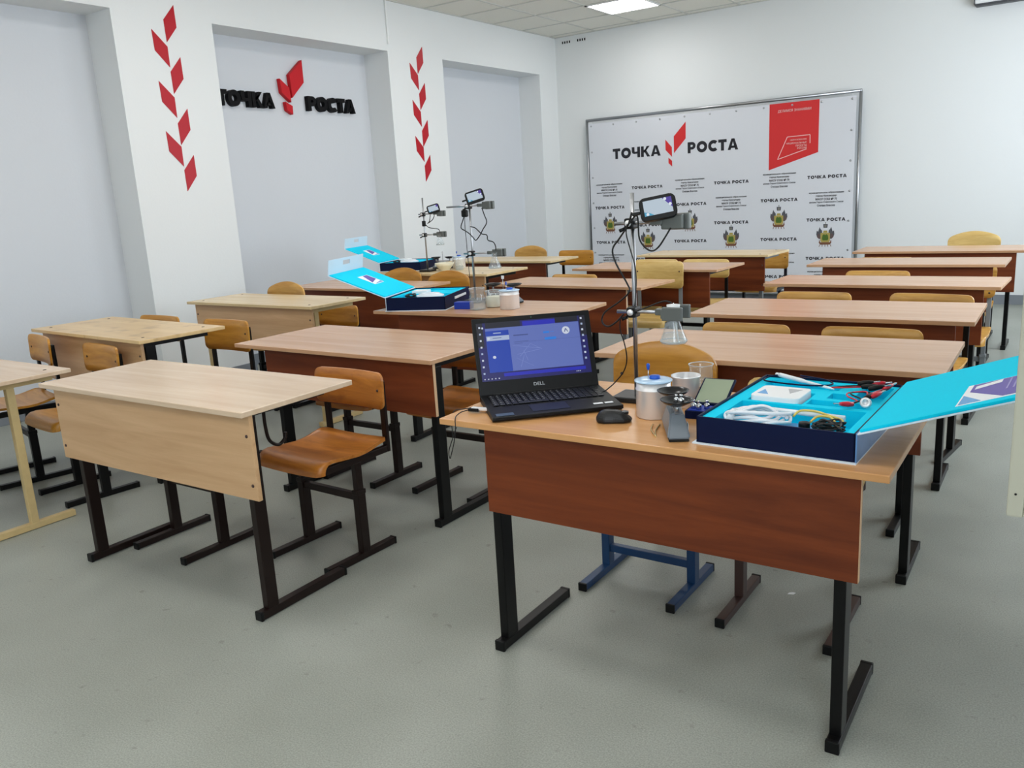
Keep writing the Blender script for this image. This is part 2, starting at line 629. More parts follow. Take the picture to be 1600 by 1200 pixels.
for k, (a, b_) in enumerate(WINDOWS):
    f = MB()
    for (p, q, s, t) in ((a, a + .06, .9, 2.8), (b_ - .06, b_, .9, 2.8), (a, b_, .9, .96), (a, b_, 2.74, 2.8), ((a + b_) / 2 - .04, (a + b_) / 2 + .04, .9, 2.8)):
        f.box(WX + 0.14, WX + 0.2, p, q, s, t)
    fo = struct(f.build('window_%d' % (k + 1), M_white))
    MB().box(WX + 0.165, WX + 0.17, a + .05, b_ - .05, .95, 2.75).build('pane', M_glass, fo)

bb = MB()                                     # grey skirting follows pillars and niches
for a, b_ in PILLARS:
    bb.box(X0, X0 + 0.012, a - 0.012, b_ + (0.012 if b_ < Y1 - .1 else 0), 0, 0.095)
for a, b_ in ((1.593, 3.594), (4.427, 6.424), (7.268, 9.17)):
    bb.box(XN, XN + 0.012, a, b_, 0, 0.095)
    bb.box(XN, X0, a, a + 0.012, 0, 0.095)
    bb.box(XN, X0, b_ - 0.012, b_, 0, 0.095)
struct(bb.build('baseboard_left', M_base))
struct(MB().box(X0 + .012, WX, Y1 - 0.012, Y1, 0, 0.095).build('baseboard_back', M_base))

# ceiling lamps: the one in the photo has its own label
M_lamp = mat('lamp_diffuser', (255, 253, 250), 0.5, emit=LAMP_STRENGTH)
M_lframe = mat('lamp_frame', (235, 236, 236), 0.4)
for k, (lx, ly) in enumerate(LAMPS):
    first = (k == 0)
    t = thing('ceiling_light', 'glowing square ceiling panel lamp near the far corner of the room' if first else 'square ceiling panel lamp above the desks beyond the photo edge',
              'light', (lx, ly, ZC), 0, 'square ceiling panel lamps' )
    f = MB()
    f.box(-.297, .297, -.297, -.275, -.012, .004); f.box(-.297, .297, .275, .297, -.012, .004)
    f.box(-.297, -.275, -.297, .297, -.012, .004); f.box(.275, .297, -.297, .297, -.012, .004)
    f.build('frame', M_lframe, t)
    MB().box(-.276, .276, -.276, .276, -.008, .002).build('diffuser', M_lamp, t)


# ------------------------------------------------------------------ desks
def desk(key, x, y, t, h, wd, dp, top, panel, frame, label, ml=.11, mr=.075, rr=.05, ll=.018, pz=.45, fv=.055, fb=None, post=None, caps=True, edge=None, hook=False, bolts=False, group='double school desks'):
    """two-seat school desk: origin at the corner nearest the door, modesty panel at local y=0.04"""
    root = thing('school_desk', label, 'desk', (x, y, 0), t, group)
    tm = 0.018
    MB().box(0, wd, 0, dp, h - tm, h, 0.0025).build('desktop', [top], root)
    z1 = h - tm
    z0 = pz
    po = MB().box(ml, wd - mr, 0.036, 0.052, z0, z1, 0.002).build('modesty_panel', [panel], root)
    if edge is not None:                                  # pale edge band of the panel
        MB().box(wd - mr - .0005, wd - mr + .0005, 0.0365, 0.0515, z0 + .002, z1 - .001).build('edge_band', edge, po)
    hd = {'cream_frame_paint': .017, 'grey_frame_paint': .017, 'brown_frame_paint': .023}.get(frame.name, .028)
    pv = fv + .05 if post is None else post
    ya = fv
    yb = fb if fb is not None else dp - (.1 if dp > .53 else .05)
    for side in (0, 1):
        cx = ml + ll if side == 0 else wd - mr - rr
        MB().box(cx - .014, cx + .014, max(pv - hd, .0525), pv + hd, 0.028, z1 - .03, .003).build('leg', frame, root)
        MB().box(cx - .016, cx + .016, .056, dp - 0.045, z1 - .032, z1, .003).build('top_rail', frame, root)
        fo = MB().box(cx - .016, cx + .016, ya, yb, 0.002, 0.031, .003).build('foot', frame, root)
        if caps:
            MB().box(cx - .0168, cx + .0168, ya - .008, ya + .004, 0.0, 0.0325, .003).build('end_cap', M_black, fo)
            MB().box(cx - .0168, cx + .0168, yb - .004, yb + .008, 0.0, 0.0325, .003).build('end_cap', M_black, fo)
        if hook and side == 1:
            hk = MB()
            hk.tube([(cx - .02, .19, z1 - .03), (cx - .02, .19, z1 - .09), (cx - .02, .2, z1 - .14), (cx - .02, .235, z1 - .165), (cx - .02, .265, z1 - .15), (cx - .02, .27, z1 - .13)], .006)
            hk.build('bag_hook', frame, root)
    if bolts and key != 'B':
        for bx_ in ((.09, wd - .09) if key != 'Q' else (wd - .09,)):
            for by_ in (.07, dp - .07):
                MB().lathe([(0, 0), (.008, 0), (.007, .0015), (0, .002)], 10, Matrix.Translation((bx_, by_, h))).build('bolt', F_rust, root)
    if bolts:
        for bx_ in (ml + .02, wd - mr - .02):
            for bz_ in (z0 + .05, z1 - .07):
                MB().lathe([(0, 0), (.006, 0), (.005, .003), (0, .004)], 10, Matrix.Translation((bx_, .0365, bz_)) @ Matrix.Rotation(R(90), 4, 'X')).build('bolt', F_rust, root)
    return root


E_pale = mat('pale_edge_band', (214, 178, 140), 0.5)
DK = {}
def D(key, *a, **k):
    DK[key] = (a, desk(key, *a, **k))

D('A', -1.481, 1.748, .008, .738, 1.185, .577, W_tanA, W_redpanel, F_black, 'reddish brown foreground desk carrying the open laptop and the largest blue kit box', edge=E_pale, ml=.128, mr=.061, ll=-.018, pz=.466, fv=.075, fb=.46)
D('B', -3.266, 1.518, .012, .746, 1.186, .478, W_beech, W_beechpanel, F_brown, 'empty pale beech desk with dark brown legs at the front left', hook=True, bolts=True, ml=.032, mr=.014, rr=.098, pz=.445, fb=.44)
D('C', -3.313, 2.456, -.015, .73, 1.225, .578, W_tan, W_darkpanel, F_black, 'empty reddish brown desk left of the laptop, behind the pale beech front desk', edge=E_pale, ml=.172, mr=.022, pz=.488)
D('F', -4.92, 1.38, 0, .70, 1.2, .5, W_beech, W_beechpanel, F_cream, 'pale desk with cream legs cut off by the left edge of the photo', caps=False, bolts=True, ml=.05, mr=.05, pz=.42, fv=.1, post=.27)
D('E', -4.906, 2.298, -.055, .76, 1.17, .475, W_worn, W_beechpanel, F_black, 'worn scratched pale desk with black legs near the left wall', bolts=True, ml=.05, mr=.06, pz=.47)
D('D', -4.997, 3.371, -.009, .766, 1.23, .458, W_beechyellow, W_beechpanel, F_cream, 'pale yellowish desk with cream legs in front of the nearer pillar', caps=False, bolts=True, ml=.037, mr=.04, pz=.526)
D('P', -4.984, 4.206, -.009, .762, 1.2, .512, W_tan, W_darkpanel, F_black, 'reddish brown desk partly hidden by the lid of the middle blue kit box', ml=.1, mr=.08)
D('Q', -4.816, 4.955, -.018, .789, 1.2, .535, W_beechyellow, W_beechpanel, F_black, 'pale yellow desk carrying the farthest blue kit box', bolts=True, ml=.05, mr=.05, pz=.5)
D('R', -5.129, 6.333, -.002, .752, 1.2, .497, W_beechyellow, W_redpanel, F_black, 'pale topped desk with brown front panel, last one along the niche wall', ml=.08, mr=.08)
D('G', -3.264, 3.359, .034, .758, 1.187, .524, W_tan, W_darkpanel, F_black, 'reddish brown desk behind the laptop holding a blue kit box, glass jar and metal can', edge=E_pale, ml=.15, mr=.06)
D('M', -3.498, 4.817, -.06, .733, 1.213, .46, W_tan, W_redpanel, F_grey, 'empty reddish brown desk right behind the desk with the glass jar', edge=E_pale, ml=.11, mr=.13, pz=.42)
D('N', -3.299, 5.626, -.034, .758, 1.187, .524, W_tan, W_redpanel, F_black, 'empty reddish brown desk of the middle column, second from the banner', ml=.11, mr=.07, pz=.48)
D('O', -3.308, 6.79, -.036, .756, 1.187, .522, W_beechyellow, W_redpanel, F_grey, 'pale topped desk with scratched brown panel closest to the middle of the banner', bolts=True, ml=.06, mr=.04, pz=.456)
D('H', -1.481, 2.652, .018, .759, 1.168, .552, W_tan, W_darkpanel, F_black, 'empty reddish brown desk directly behind the foreground laptop desk', ml=.165, mr=.06, pz=.488, fv=.145)
D('I', -1.508, 3.623, .015, .761, 1.174, .545, W_tan, W_darkpanel, F_black, 'empty reddish brown desk of the right column, third from the front', mr=.07, fv=.15)
D('J', -1.559, 4.876, -.03, .752, 1.22, .46, W_tan, W_darkpanel, F_black, 'empty reddish brown desk of the right column, fourth from the front', mr=.08, pz=.44)
D('K', -1.605, 5.963, .001, .754, 1.2, .5, W_tan, W_darkpanel, F_black, 'empty reddish brown desk of the right column, fifth from the front', ml=.10, mr=.068)
D('L', -1.525, 6.967, 0, .755, 1.2, .5, W_tan, W_darkpanel, F_black, 'last reddish brown desk of the right column, by the bare back wall', ml=.085, mr=.086, fv=.15)


# ------------------------------------------------------------------ chairs
def mb_backrest(kind, zt, zh=0.145, wd=0.385, zl=None):
    b = MB()
    hw = wd / 2
    rr = 0.03
    def fn(u, v):
        s = -math.cos(u * PI) * hw                     # denser columns near the ends
        e = max(0.0, abs(s) - (hw - rr))
        cut = rr - math.sqrt(max(0.0, rr * rr - e * e))
        top = zt - cut
        bot = zt - zh + cut
        if kind == 'arch':
            top = zt + 0.052 * (1 - (s / hw) ** 2) - cut
        z = bot + (top - bot) * v
        return (s, 0.166 + 0.018 - 0.55 * s * s + 0.04 * (z - zt), z)
    b.slab(fn, 22, 4, (0, 0.011, 0))
    return b


def mb_seat(sz, wd=0.37, dp=0.36):
    b = MB()
    hw = wd / 2
    rr = 0.03
    prof = [(-.18, -.034), (-.176, -.02), (-.168, -.009), (-.15, 0.0), (-.11, .003), (-.05, -.004), (.02, -.009), (.08, -.006), (.13, 0.004), (.18, .012)]
    def fn(u, v):
        s = -math.cos(u * PI) * hw
        e = max(0.0, abs(s) - (hw - rr))
        cut = rr - math.sqrt(max(0.0, rr * rr - e * e))
        k = v * (len(prof) - 1)
        i = min(int(k), len(prof) - 2)
        f = k - i
        y = prof[i][0] + (prof[i + 1][0] - prof[i][0]) * f
        z = prof[i][1] + (prof[i + 1][1] - prof[i][1]) * f
        if y > 0.05:
            y -= cut * (y - .05) / .13
        if y < -0.1:
            y += cut * (-.1 - y) / .08
        return (s, y, sz + z - 0.012 + 0.006 * (s / hw) ** 2)
    b.slab(fn, 14, 12, (0, 0, 0.012))
    return b


CH_MESH = {}
def chair(x, y, rz, kind, zt, wood_m, frame, label, sz=0.43, low_bar=False, group='wooden school chairs', zh=0.145):
    key = (kind, round(zt, 3), wood_m.name, frame.name, sz, low_bar, zh)
    if key not in CH_MESH:
        d = {}
        d['seat'] = [mb_seat(sz).mesh('seat', wood_m)]
        d['backrest'] = [mb_backrest(kind, zt, zh).mesh('backrest', wood_m)]
        for s in (-1, 1):
            cx = s * 0.162
            d.setdefault('leg', []).append(MB().box(cx - .015, cx + .015, -.0, .04, .026, .275, .003).box(cx - .0115, cx + .0115, .004, .036, .27, sz - .04, .002).box(cx - .017, cx + .017, -.002, .042, .262, .28, .003).mesh('leg', frame))
            d.setdefault('foot', []).append(MB().box(cx - .0145, cx + .0145, -.17, .175, .002, .028, .003).mesh('foot', frame))
            d.setdefault('seat_rail', []).append(MB().box(cx - .011, cx + .011, -.14, .185, sz - .045, sz - .018, .003).mesh('seat_rail', frame))
            up_ = MB()
            up_.box(cx - .013, cx + .013, .181, .197, sz - .045, zt - .035, .003)
            d.setdefault('upright', []).append(up_.mesh('upright', frame))
            d.setdefault('end_cap', []).append(MB().box(cx - .0155, cx + .0155, -.176, -.166, 0, .0295, .003).mesh('end_cap', M_black))
            d['end_cap'].append(MB().box(cx - .0155, cx + .0155, .171, .181, 0, .0295, .003).mesh('end_cap', M_black))
            d.setdefault('rivet', []).append(MB().lathe([(0, 0), (.006, 0), (.005, .003), (0, .004)], 8, Matrix.Translation((cx, .166 + .018 - .55 * cx * cx + .04 * -.07, zt - .07)) @ Matrix.Rotation(R(90), 4, 'X')).mesh('rivet', F_rust))
        zb = 0.09 if low_bar else 0.25
        d['stretcher'] = [MB().box(-.15, .15, .008, .032, zb - .014, zb + .014, .003).mesh('stretcher', frame)]
        CH_MESH[key] = d
    d = CH_MESH[key]
    root = thing('school_chair', label, 'chair', (x, y, 0), rz, group)
    feet = []
    for part, meshes in d.items():
        for k, me in enumerate(meshes):
            if part == 'end_cap':
                obj(part, me, feet[k // 2])
            elif part == 'rivet':
                obj(part, me, back)
            else:
                o = obj(part, me, root)
                if part == 'foot':
                    feet.append(o)
                if part == 'backrest':
                    back = o
    return root


# order of dict matters: feet come before their end caps
def C(xc, yback, *a, **k):
    rz = k.pop('rz', 0.0)
    # the given point is the middle of the backrest
    x = xc + 0.19 * math.sin(rz)
    y = yback - 0.19 * math.cos(rz)
    return chair(x, y, rz, *a, **k)

C(-2.385, 2.30, 'square', .705, W_orange, F_brown, 'orange varnished chair with brown frame at the right end of the pale beech front desk', rz=R(-2))
C(-2.995, 2.095, 'square', .685, W_orange, F_brown, 'chair pushed fully under the pale beech front desk, only its feet showing')
C(-4.07, 2.24, 'square', .725, W_amber, F_black, 'worn amber chair between the pale beech front desk and the worn scratched desk', rz=R(-6), sz=.42)
C(-4.64, 2.225, 'square', .745, W_amber, F_black, 'leftmost chair in the photo, turned a little, behind the cut off desk', rz=R(-12), sz=.42)
C(-3.895, 2.87, 'square', .762, W_amber, F_black, 'amber chair behind the right half of the worn scratched desk', zh=.17)
C(-4.515, 2.87, 'square', .764, W_amber, F_black, 'chair behind the left half of the worn scratched desk, only its top showing')
C(-4.645, 3.95, 'arch', .788, W_honey, F_black, 'round topped chair behind the pale yellowish desk at the nearer pillar', sz=.46)
C(-4.25, 4.05, 'square', .672, W_amber, F_black, 'low chair under the right end of the pale yellowish desk at the nearer pillar', sz=.40)
C(-2.92, 3.085, 'square', .69, W_orange, F_brown, 'chair hidden behind the panel of the desk left of the laptop, legs showing')
C(-2.357, 3.12, 'square', .69, W_orange, F_brown, 'chair left of the laptop screen, orange seat showing past the desk end')
C(-4.395, 4.905, 'arch', .788, W_amber, F_black, 'left one of two round topped chairs between the two blue kit boxes', sz=.46)
C(-3.875, 4.83, 'arch', .776, W_amber, F_black, 'right one of two round topped chairs between the two blue kit boxes', sz=.46)
C(-4.637, 7.12, 'arch', .784, W_honey, F_black, 'round topped chair behind the last desk along the niche wall', sz=.46)
C(-4.12, 7.14, 'square', .782, W_amber, F_black, 'square backed chair between the last niche wall desk and the banner', sz=.46)
C(-2.532, 5.56, 'square', .819, W_straw, F_grey, 'straw coloured chair with grey frame just right of the metal stand rod', sz=.44, zh=.19)
C(-3.137, 5.40, 'square', .741, W_honey, F_black, 'honey chair whose top edge shows beyond the metal can on the middle desk')
C(-2.506, 6.41, 'square', .755, W_straw, F_black, 'right chair behind the second desk from the banner in the middle column')
C(-2.941, 6.42, 'square', .755, W_straw, F_black, 'left chair behind the second desk from the banner in the middle column')
C(-2.39, 7.6, 'square', .729, W_honey, F_navy, 'chair with navy frame at the right end of the scratched pale topped desk', zh=.17)
C(-1.195, 3.52, 'square', .743, W_honey, F_black, 'left chair behind the desk directly after the laptop desk')
C(-.692, 3.56, 'square', .738, W_honey, F_black, 'right chair behind the desk directly after the laptop desk')
C(-1.179, 4.55, 'square', .750, W_honey, F_black, 'left chair behind the third desk of the right column')
C(-.611, 4.54, 'square', .751, W_honey, F_black, 'right chair behind the third desk of the right column', rz=R(-7))
C(-1.09, 5.72, 'square', .74, W_honey, F_black, 'left chair behind the fourth desk of the right column')
C(-.615, 5.645, 'square', .69, W_honey, F_grey, 'right low chair behind the fourth desk of the right column', sz=.40, zh=.10)
C(-1.238, 6.78, 'square', .729, W_honey, F_black, 'left chair behind the fifth desk of the right column')
C(-.70, 6.80, 'square', .664, W_honey, F_black, 'right low chair behind the fifth desk of the right column', sz=.40)
C(-.766, 7.84, 'arch', .790, W_straw, F_black, 'pale round topped chair against the bare back wall at the right', sz=.46)
C(-1.18, 2.635, 'arch', .768, W_amber, F_blue, 'amber round topped chair with blue frame tucked under the laptop desk', sz=.45, low_bar=True, zh=.2)
C(-.685, 2.62, 'square', .722, W_straw, F_rust, 'straw coloured chair behind the open blue kit box on the laptop desk')


# ------------------------------------------------------------------ banner on its pipe frame
BY = 9.47
ban = thing('press_wall_banner', 'large white printed banner on a metal pipe frame against the back wall', 'banner', (0, BY, 0))
fr = MB()
BX0, BX1, BZ0, BZ1 = -5.27, -2.045, 0.07, 2.19
fr.tube([(BX0, .03, BZ0 - .05), (BX0, .03, BZ1)], .017, 10, spline=False)
fr.tube([(BX1, .03, BZ0 - .05), (BX1, .03, BZ1)], .017, 10, spline=False)
fr.tube([(BX0 - .01, .03, BZ1), (BX1 + .01, .03, BZ1)], .017, 10, spline=False)
fr.tube([(BX0, .03, BZ0 + .012), (BX1, .03, BZ0 + .012)], .017, 10, spline=False)
frame_o = fr.build('pipe_frame', M_steel, ban)
for px in (BX0, BX1):
    MB().box(px - .025, px + .025, -.18, .09, 0, .03, .004).build('foot', M_steel, ban)
M_vinyl = mat('white_banner_vinyl', (218, 221, 228), 0.5, bump=(2.2, 0.35))
MB().box(BX0 + .035, BX1 - .035, 0, .003, .115, BZ1 - .045).build('printed_sheet', M_vinyl, ban)
eye = MB().lathe([(.004, 0), (.011, 0), (.011, .003), (.004, .003)], 10, Matrix.Rotation(R(90), 4, 'X')).mesh('eyelet', M_steel)
strap = MB().box(-.004, .004, -.003, .0, 0, .05).mesh('tie', M_white)
for k in range(11):
    ex = BX0 + .075 + k * (BX1 - BX0 - .15) / 10
    o = obj('eyelet', eye, ban); o.location = (ex, -.0005, BZ1 - .075)
    o = obj('tie', strap, ban); o.location = (ex, 0.008, BZ1 - .07)
for k in range(1, 7):
    for ex in (BX0 + .075, BX1 - .075):
        o = obj('eyelet', eye, ban); o.location = (ex, -.0005, BZ1 - .075 - k * .31)
M_ink = mat('black_print', (30, 30, 38), 0.5)
M_inkgrey = mat('dark_grey_print', (66, 68, 78), 0.5)
M_printred = mat('red_print', (212, 42, 44), 0.5)
M_palepink = mat('pale_print', (240, 200, 196), 0.5)


def banner_text(s, xl, z, wdt, h, m, bold=.02, align='l', parent=None):
    me = text_mesh(s, wdt, h, .0012, bold, m, align)
    o = obj('lettering', me, parent or ban)
    o.location = (xl, -.0014 if parent is None else -.003, z)
    o.rotation_euler = (R(90), 0, 0)
    return o


def banner_word(word, xl, z, wdt, h, gap=.10):
    o = obj('lettering', glyph_mesh(word, wdt, h, .0012, M_ink, gap), ban)
    o.location = (xl, -.0002, z)
    o.rotation_euler = (R(90), 0, 0)
    return o


banner_word('ТОЧКА', -4.905, 1.701, .635, .123)
banner_word('РОСТА', -3.929, 1.700, .602, .124)
for pts in ([(-3.951, 2.059), (-4.1, 1.907), (-4.1, 1.716), (-3.953, 1.871)], [(-4.208, 1.878), (-4.127, 1.786), (-4.126, 1.676), (-4.206, 1.759)], [(-4.171, 1.67), (-4.126, 1.63), (-4.126, 1.566), (-4.171, 1.607)]):
    MB().prism(pts, -.0014, .0005, 'y').build('red_emblem', M_printred, ban)
rp = MB().prism([(-2.978, 2.145), (-2.45, 2.145), (-2.452, 1.606), (-2.98, 1.448)], -.0014, .0005, 'y').build('red_panel', M_printred, ban)
banner_text('ДЕЛИМСЯ ЗНАНИЯМИ', -2.886, 2.044, .352, .032, M_palepink, .0, 'l', rp)
ol = MB()
pl = [(-2.574, 1.648), (-2.884, 1.558), (-2.781, 1.788), (-2.540, 1.793), (-2.539, 1.706)]
for p, q in zip(pl[:-1], pl[1:]):
    d = Vector((q[0] - p[0], 0, q[1] - p[1])); n_ = Vector((-d.z, 0, d.x)).normalized() * .0035
    ol.prism([(p[0] + n_.x, p[1] + n_.z), (q[0] + n_.x, q[1] + n_.z), (q[0] - n_.x, q[1] - n_.z), (p[0] - n_.x, p[1] - n_.z)], -.0026, -.0012, 'y')
ol.build('outline', M_palepink, rp)
banner_text('ОБРАЗОВАНИЕ', -2.75, 1.745, .176, .015, M_palepink, .0, 'l', rp)
banner_text('НАЦИОНАЛЬНЫЕ', -2.79, 1.706, .216, .022, M_palepink, 0.0, 'l', rp)
banner_text('ПРОЕКТЫ', -2.69, 1.679, .117, .021, M_palepink, 0.0, 'l', rp)
banner_text('РОССИИ', -2.672, 1.652, .099, .021, M_palepink, 0.0, 'l', rp)

GX = [-4.968, -4.456, -3.908, -3.408, -2.862, -2.356]
GZ = [1.345, 1.12, .892, .690, .475, .272]


def emblem_mesh():
    """small coat of arms: flags either side, shield, tower above, ribbon below"""
    b = MB()
    def P(pts, mi, y0=-.0014):
        b.prism(pts, y0, .0005, 'y', mi=mi)
    def mir(pts):
        return [(-x, z) for x, z in pts]
    fl = [(-.095, .045), (-.085, .015), (-.065, -.005), (-.03, .0), (-.035, .085), (-.052, .105), (-.06, .125), (-.068, .1), (-.075, .075), (-.09, .085)]
    P(fl, 0); P(mir(fl), 0)
    fl2 = [(-.088, .02), (-.07, .0), (-.05, .01), (-.055, .05), (-.075, .055)]
    P(fl2, 5, -.0018); P(mir(fl2), 5, -.0018)
    P([(-.05, .06), (.05, .06), (.05, -.025), (.035, -.045), (-.035, -.045), (-.05, -.025)], 1, -.0021)
    P([(-.028, .035), (-.012, .048), (0, .036), (.012, .048), (.028, .035), (.034, .0), (.026, -.02), (-.026, -.02), (-.034, .0)], 2, -.0025)
    P([(-.024, .155), (.024, .155), (.02, .115), (-.02, .115)], 0)
    P([(-.012, .145), (.012, .145), (.01, .12), (-.01, .12)], 4, -.0018)
    P([(-.004, .175), (.004, .175), (.004, .158), (-.004, .158)], 4)
    P([(-.018, .085), (.018, .085), (.024, .062), (-.024, .062)], 1, -.0018)
    P([(-.062, -.01), (-.05, -.04), (.05, -.04), (.062, -.01), (.066, -.045), (.05, -.066), (-.05, -.066), (-.066, -.045)], 3, -.0023)
    for k in range(-2, 3):
        x_ = k * .028
        P([(x_ * 1.0 - .003, -.066), (x_ + .003, -.066), (x_ * 1.12 + .003, -.088), (x_ * 1.12 - .003, -.088)], 3)
    return b.mesh('emblem', [mat('emblem_grey', (82, 84, 92), .5), mat('emblem_gold', (172, 156, 84), .5), mat('emblem_green', (72, 104, 36), .5), mat('emblem_ribbon', (118, 78, 58), .5), mat('emblem_stone', (128, 126, 116), .5), mat('emblem_brown', (96, 78, 78), .5)])


EMB = emblem_mesh()


def put_emblem(x_, z_):
    o = obj('coat_of_arms', EMB, ban)
    o.location = (x_, 0, z_)


def put_block(x_, z_):
    for k, (s, wd_) in enumerate((('муниципальное образование', .363), ('город Краснодар', .215), ('МАОУ СОШ № 75', .222), ('имени Героя Советского Союза', .352), ('Степана Власова', .185))):
        banner_text(s, x_, z_ + .047 - k * .0335, wd_, .023 if k else .022, M_inkgrey if k > 2 else M_ink, .012, 'c')


for r_, z_ in enumerate(GZ):
    for c_, x_ in enumerate(GX):
        odd = c_ % 2
        if r_ in (0, 4):
            (put_block if not odd else (lambda a, b: banner_word('ТОЧКА РОСТА', a - .203, b - .016, .406, .034, .14)))(x_, z_)
        elif r_ in (1, 5):
            (put_block if odd else (lambda a, b: banner_word('ТОЧКА РОСТА', a - .203, b - .016, .406, .034, .14)))(x_, z_)
        elif r_ == 2:
            (put_emblem if not odd else (lambda a, b: banner_word('ТОЧКА РОСТА', a - .203, b - .016, .406, .034, .14)))(x_, z_)
        elif r_ == 3:
            (put_emblem if odd else (lambda a, b: banner_word('ТОЧКА РОСТА', a - .203, b - .016, .406, .034, .14)))(x_, z_)

# ------------------------------------------------------------------ raised sign in the middle niche
sg = thing('raised_wall_sign', 'raised black lettering with red leaf emblem on the wall of the middle niche', 'sign', (XN, 0, 0))
for word, ya, wds in (('ТОЧКА', 4.60, .595), ('РОСТА', 5.585, .605)):
    tot = sum(glyph(c, .30)[0] for c in word) + .07 * 4
    yy = ya
    for ch in word:
        lw_ = glyph(ch, .30)[0] / tot * wds
        o = obj('letter', glyph_mesh(ch, lw_, .130, .045, M_signblack, .07, .30), sg)
        o.location = (.001, yy, 2.203)
        o.rotation_euler = (R(90), 0, R(90))
        yy += lw_ + .07 / tot * wds
for pts in ([(5.561, 2.641), (5.397, 2.504), (5.406, 2.305), (5.559, 2.446)], [(5.28, 2.462), (5.289, 2.342), (5.389, 2.266), (5.38, 2.39)], [(5.32, 2.269), (5.33, 2.194), (5.394, 2.16), (5.398, 2.235)]):
    MB().prism(pts, .001, .045, 'x', .003).build('red_leaf', M_signred, sg)

# ------------------------------------------------------------------ red diamonds on the two pillars
ORD = ['topmost', 'second', 'third', 'fourth', 'fifth', 'sixth', 'lowest']
for dy, where, grp, zr, zl_ in ((0, 'nearer left pillar', 'red diamonds on the nearer pillar', (2.854, 2.491, 2.122, 1.781), (2.665, 2.307, 1.952)),
                                (2.842, 'farther pillar right of the raised sign', 'red diamonds on the farther pillar', (2.859, 2.509, 2.147, 1.799), (2.687, 2.333, 1.983))):
    for k in range(7):
        if k % 2 == 0:
            z_ = zr[k // 2]
            pts = [(4.105, z_), (4.006, z_ - .111), (4.009, z_ - .268), (4.107, z_ - .155)]
        else:
            z_ = zl_[k // 2]
            pts = [(3.895, z_), (3.9, z_ - .145), (4.007, z_ - .255), (4.008, z_ - .110)]
        pts = [(a + dy, b) for a, b in pts]
        cy_ = sum(p[0] for p in pts) / 4; cz_ = sum(p[1] for p in pts) / 4
        o = MB().prism([(a - cy_, b - cz_) for a, b in pts], 0, .004, 'x').build('wall_diamond', M_red)
        o.location = (X0, cy_, cz_)
        tag(o, '%s red diamond from the top on the %s' % (ORD[k], where) if k not in (0, 6) else '%s red diamond on the %s' % (ORD[k], where), 'wall decoration', grp)

# small fittings on the walls
o = MB().box(0, .016, -.009, .009, 0, .40, .003).build('cable_conduit', mat('conduit_white', (236, 238, 238), .6, spec=.2))
o.location = (X0, 6.437, ZC - .40)
tag(o, 'thin white cable duct running down from the ceiling above the raised sign', 'cable duct')
for k, (vx, lab) in enumerate(((-5.565, "left"), (-5.348, "right"))):
    t = thing('vent_grille', '%s one of two tiny vents with four dark holes under the ceiling corner' % lab, 'vent', (vx, Y1, 3.160), 0, 'small vents under the ceiling')
    MB().box(-.075, .075, -.005, 0, -.022, .03, .002).build('cover_plate', M_wall, t)
    for q in range(4):
        MB().box(-.058 + q * .033, -.041 + q * .033, -.007, -.004, -.014, .014).build('hole', M_black, t)
t = thing('projection_screen_case', 'white housing of a rolled up projection screen at the top right on the back wall', 'projection screen', (0, Y1, 0))
MB().box(-1.05, .62, -.13, -.005, 2.845, 2.97, .012).build('case', M_white, t)
MB().box(-1.045, .615, -.115, -.02, 2.825, 2.846, .004).build('bottom_bar', mat('dark_bar', (70, 72, 76), .5), t)
MB().box(-1.058, -1.048, -.128, -.006, 2.84, 2.972, .004).build('end_cap', mat('dark_bar', (70, 72, 76), .5), t)
for bx_ in (-.7, .3):
    MB().box(bx_, bx_ + .05, -.03, 0, 2.97, 3.02).build('bracket', M_steel, t)
# cream board jutting from the window wall, its edge shows at the right
t = thing('board_panel', 'cream painted board whose out of focus edge cuts off the right side of the photo', 'board', (0, 1.327, 0))
M_cream = mat('cream_board_paint', (178, 177, 160), .6)
MB().box(-.052, WX, 0, .022, .862, 2.45, .002).build('board', mat('cream_board_face', (172, 172, 156), .6), t)
MB().box(-.066, -.045, -.004, .026, .85, 2.46, .003).build('edge_strip', M_cream, t)
MB().box(-.045, WX, -.004, .026, .85, .866, .003).build('bottom_strip', M_cream, t)
MB().lathe([(0, 0), (.0018, 0), (.0014, .001), (0, .0015)], 8, Matrix.Translation((-.056, -.004, .885)) @ Matrix.Rotation(R(90), 4, 'X')).build('screw', M_black, t)
MB().box(WX - .02, WX, -.03, .05, 1.2, 1.26).build('wall_bracket', M_steel, t)


# ------------------------------------------------------------------ blue kit boxes
M_marble = mat('marbled_blue_print', (82, 128, 180), .4, noise=(9, .6))
M_purple = mat('purple_print', (86, 66, 164), .4)
M_skyprint = mat('sky_blue_print', (92, 158, 214), .4)
M_whiteprint = mat('white_print', (236, 238, 242), .4)
M_lilac = mat('lilac_print', (150, 140, 196), .4)
M_greytri = mat('grey_print', (176, 178, 182), .4)


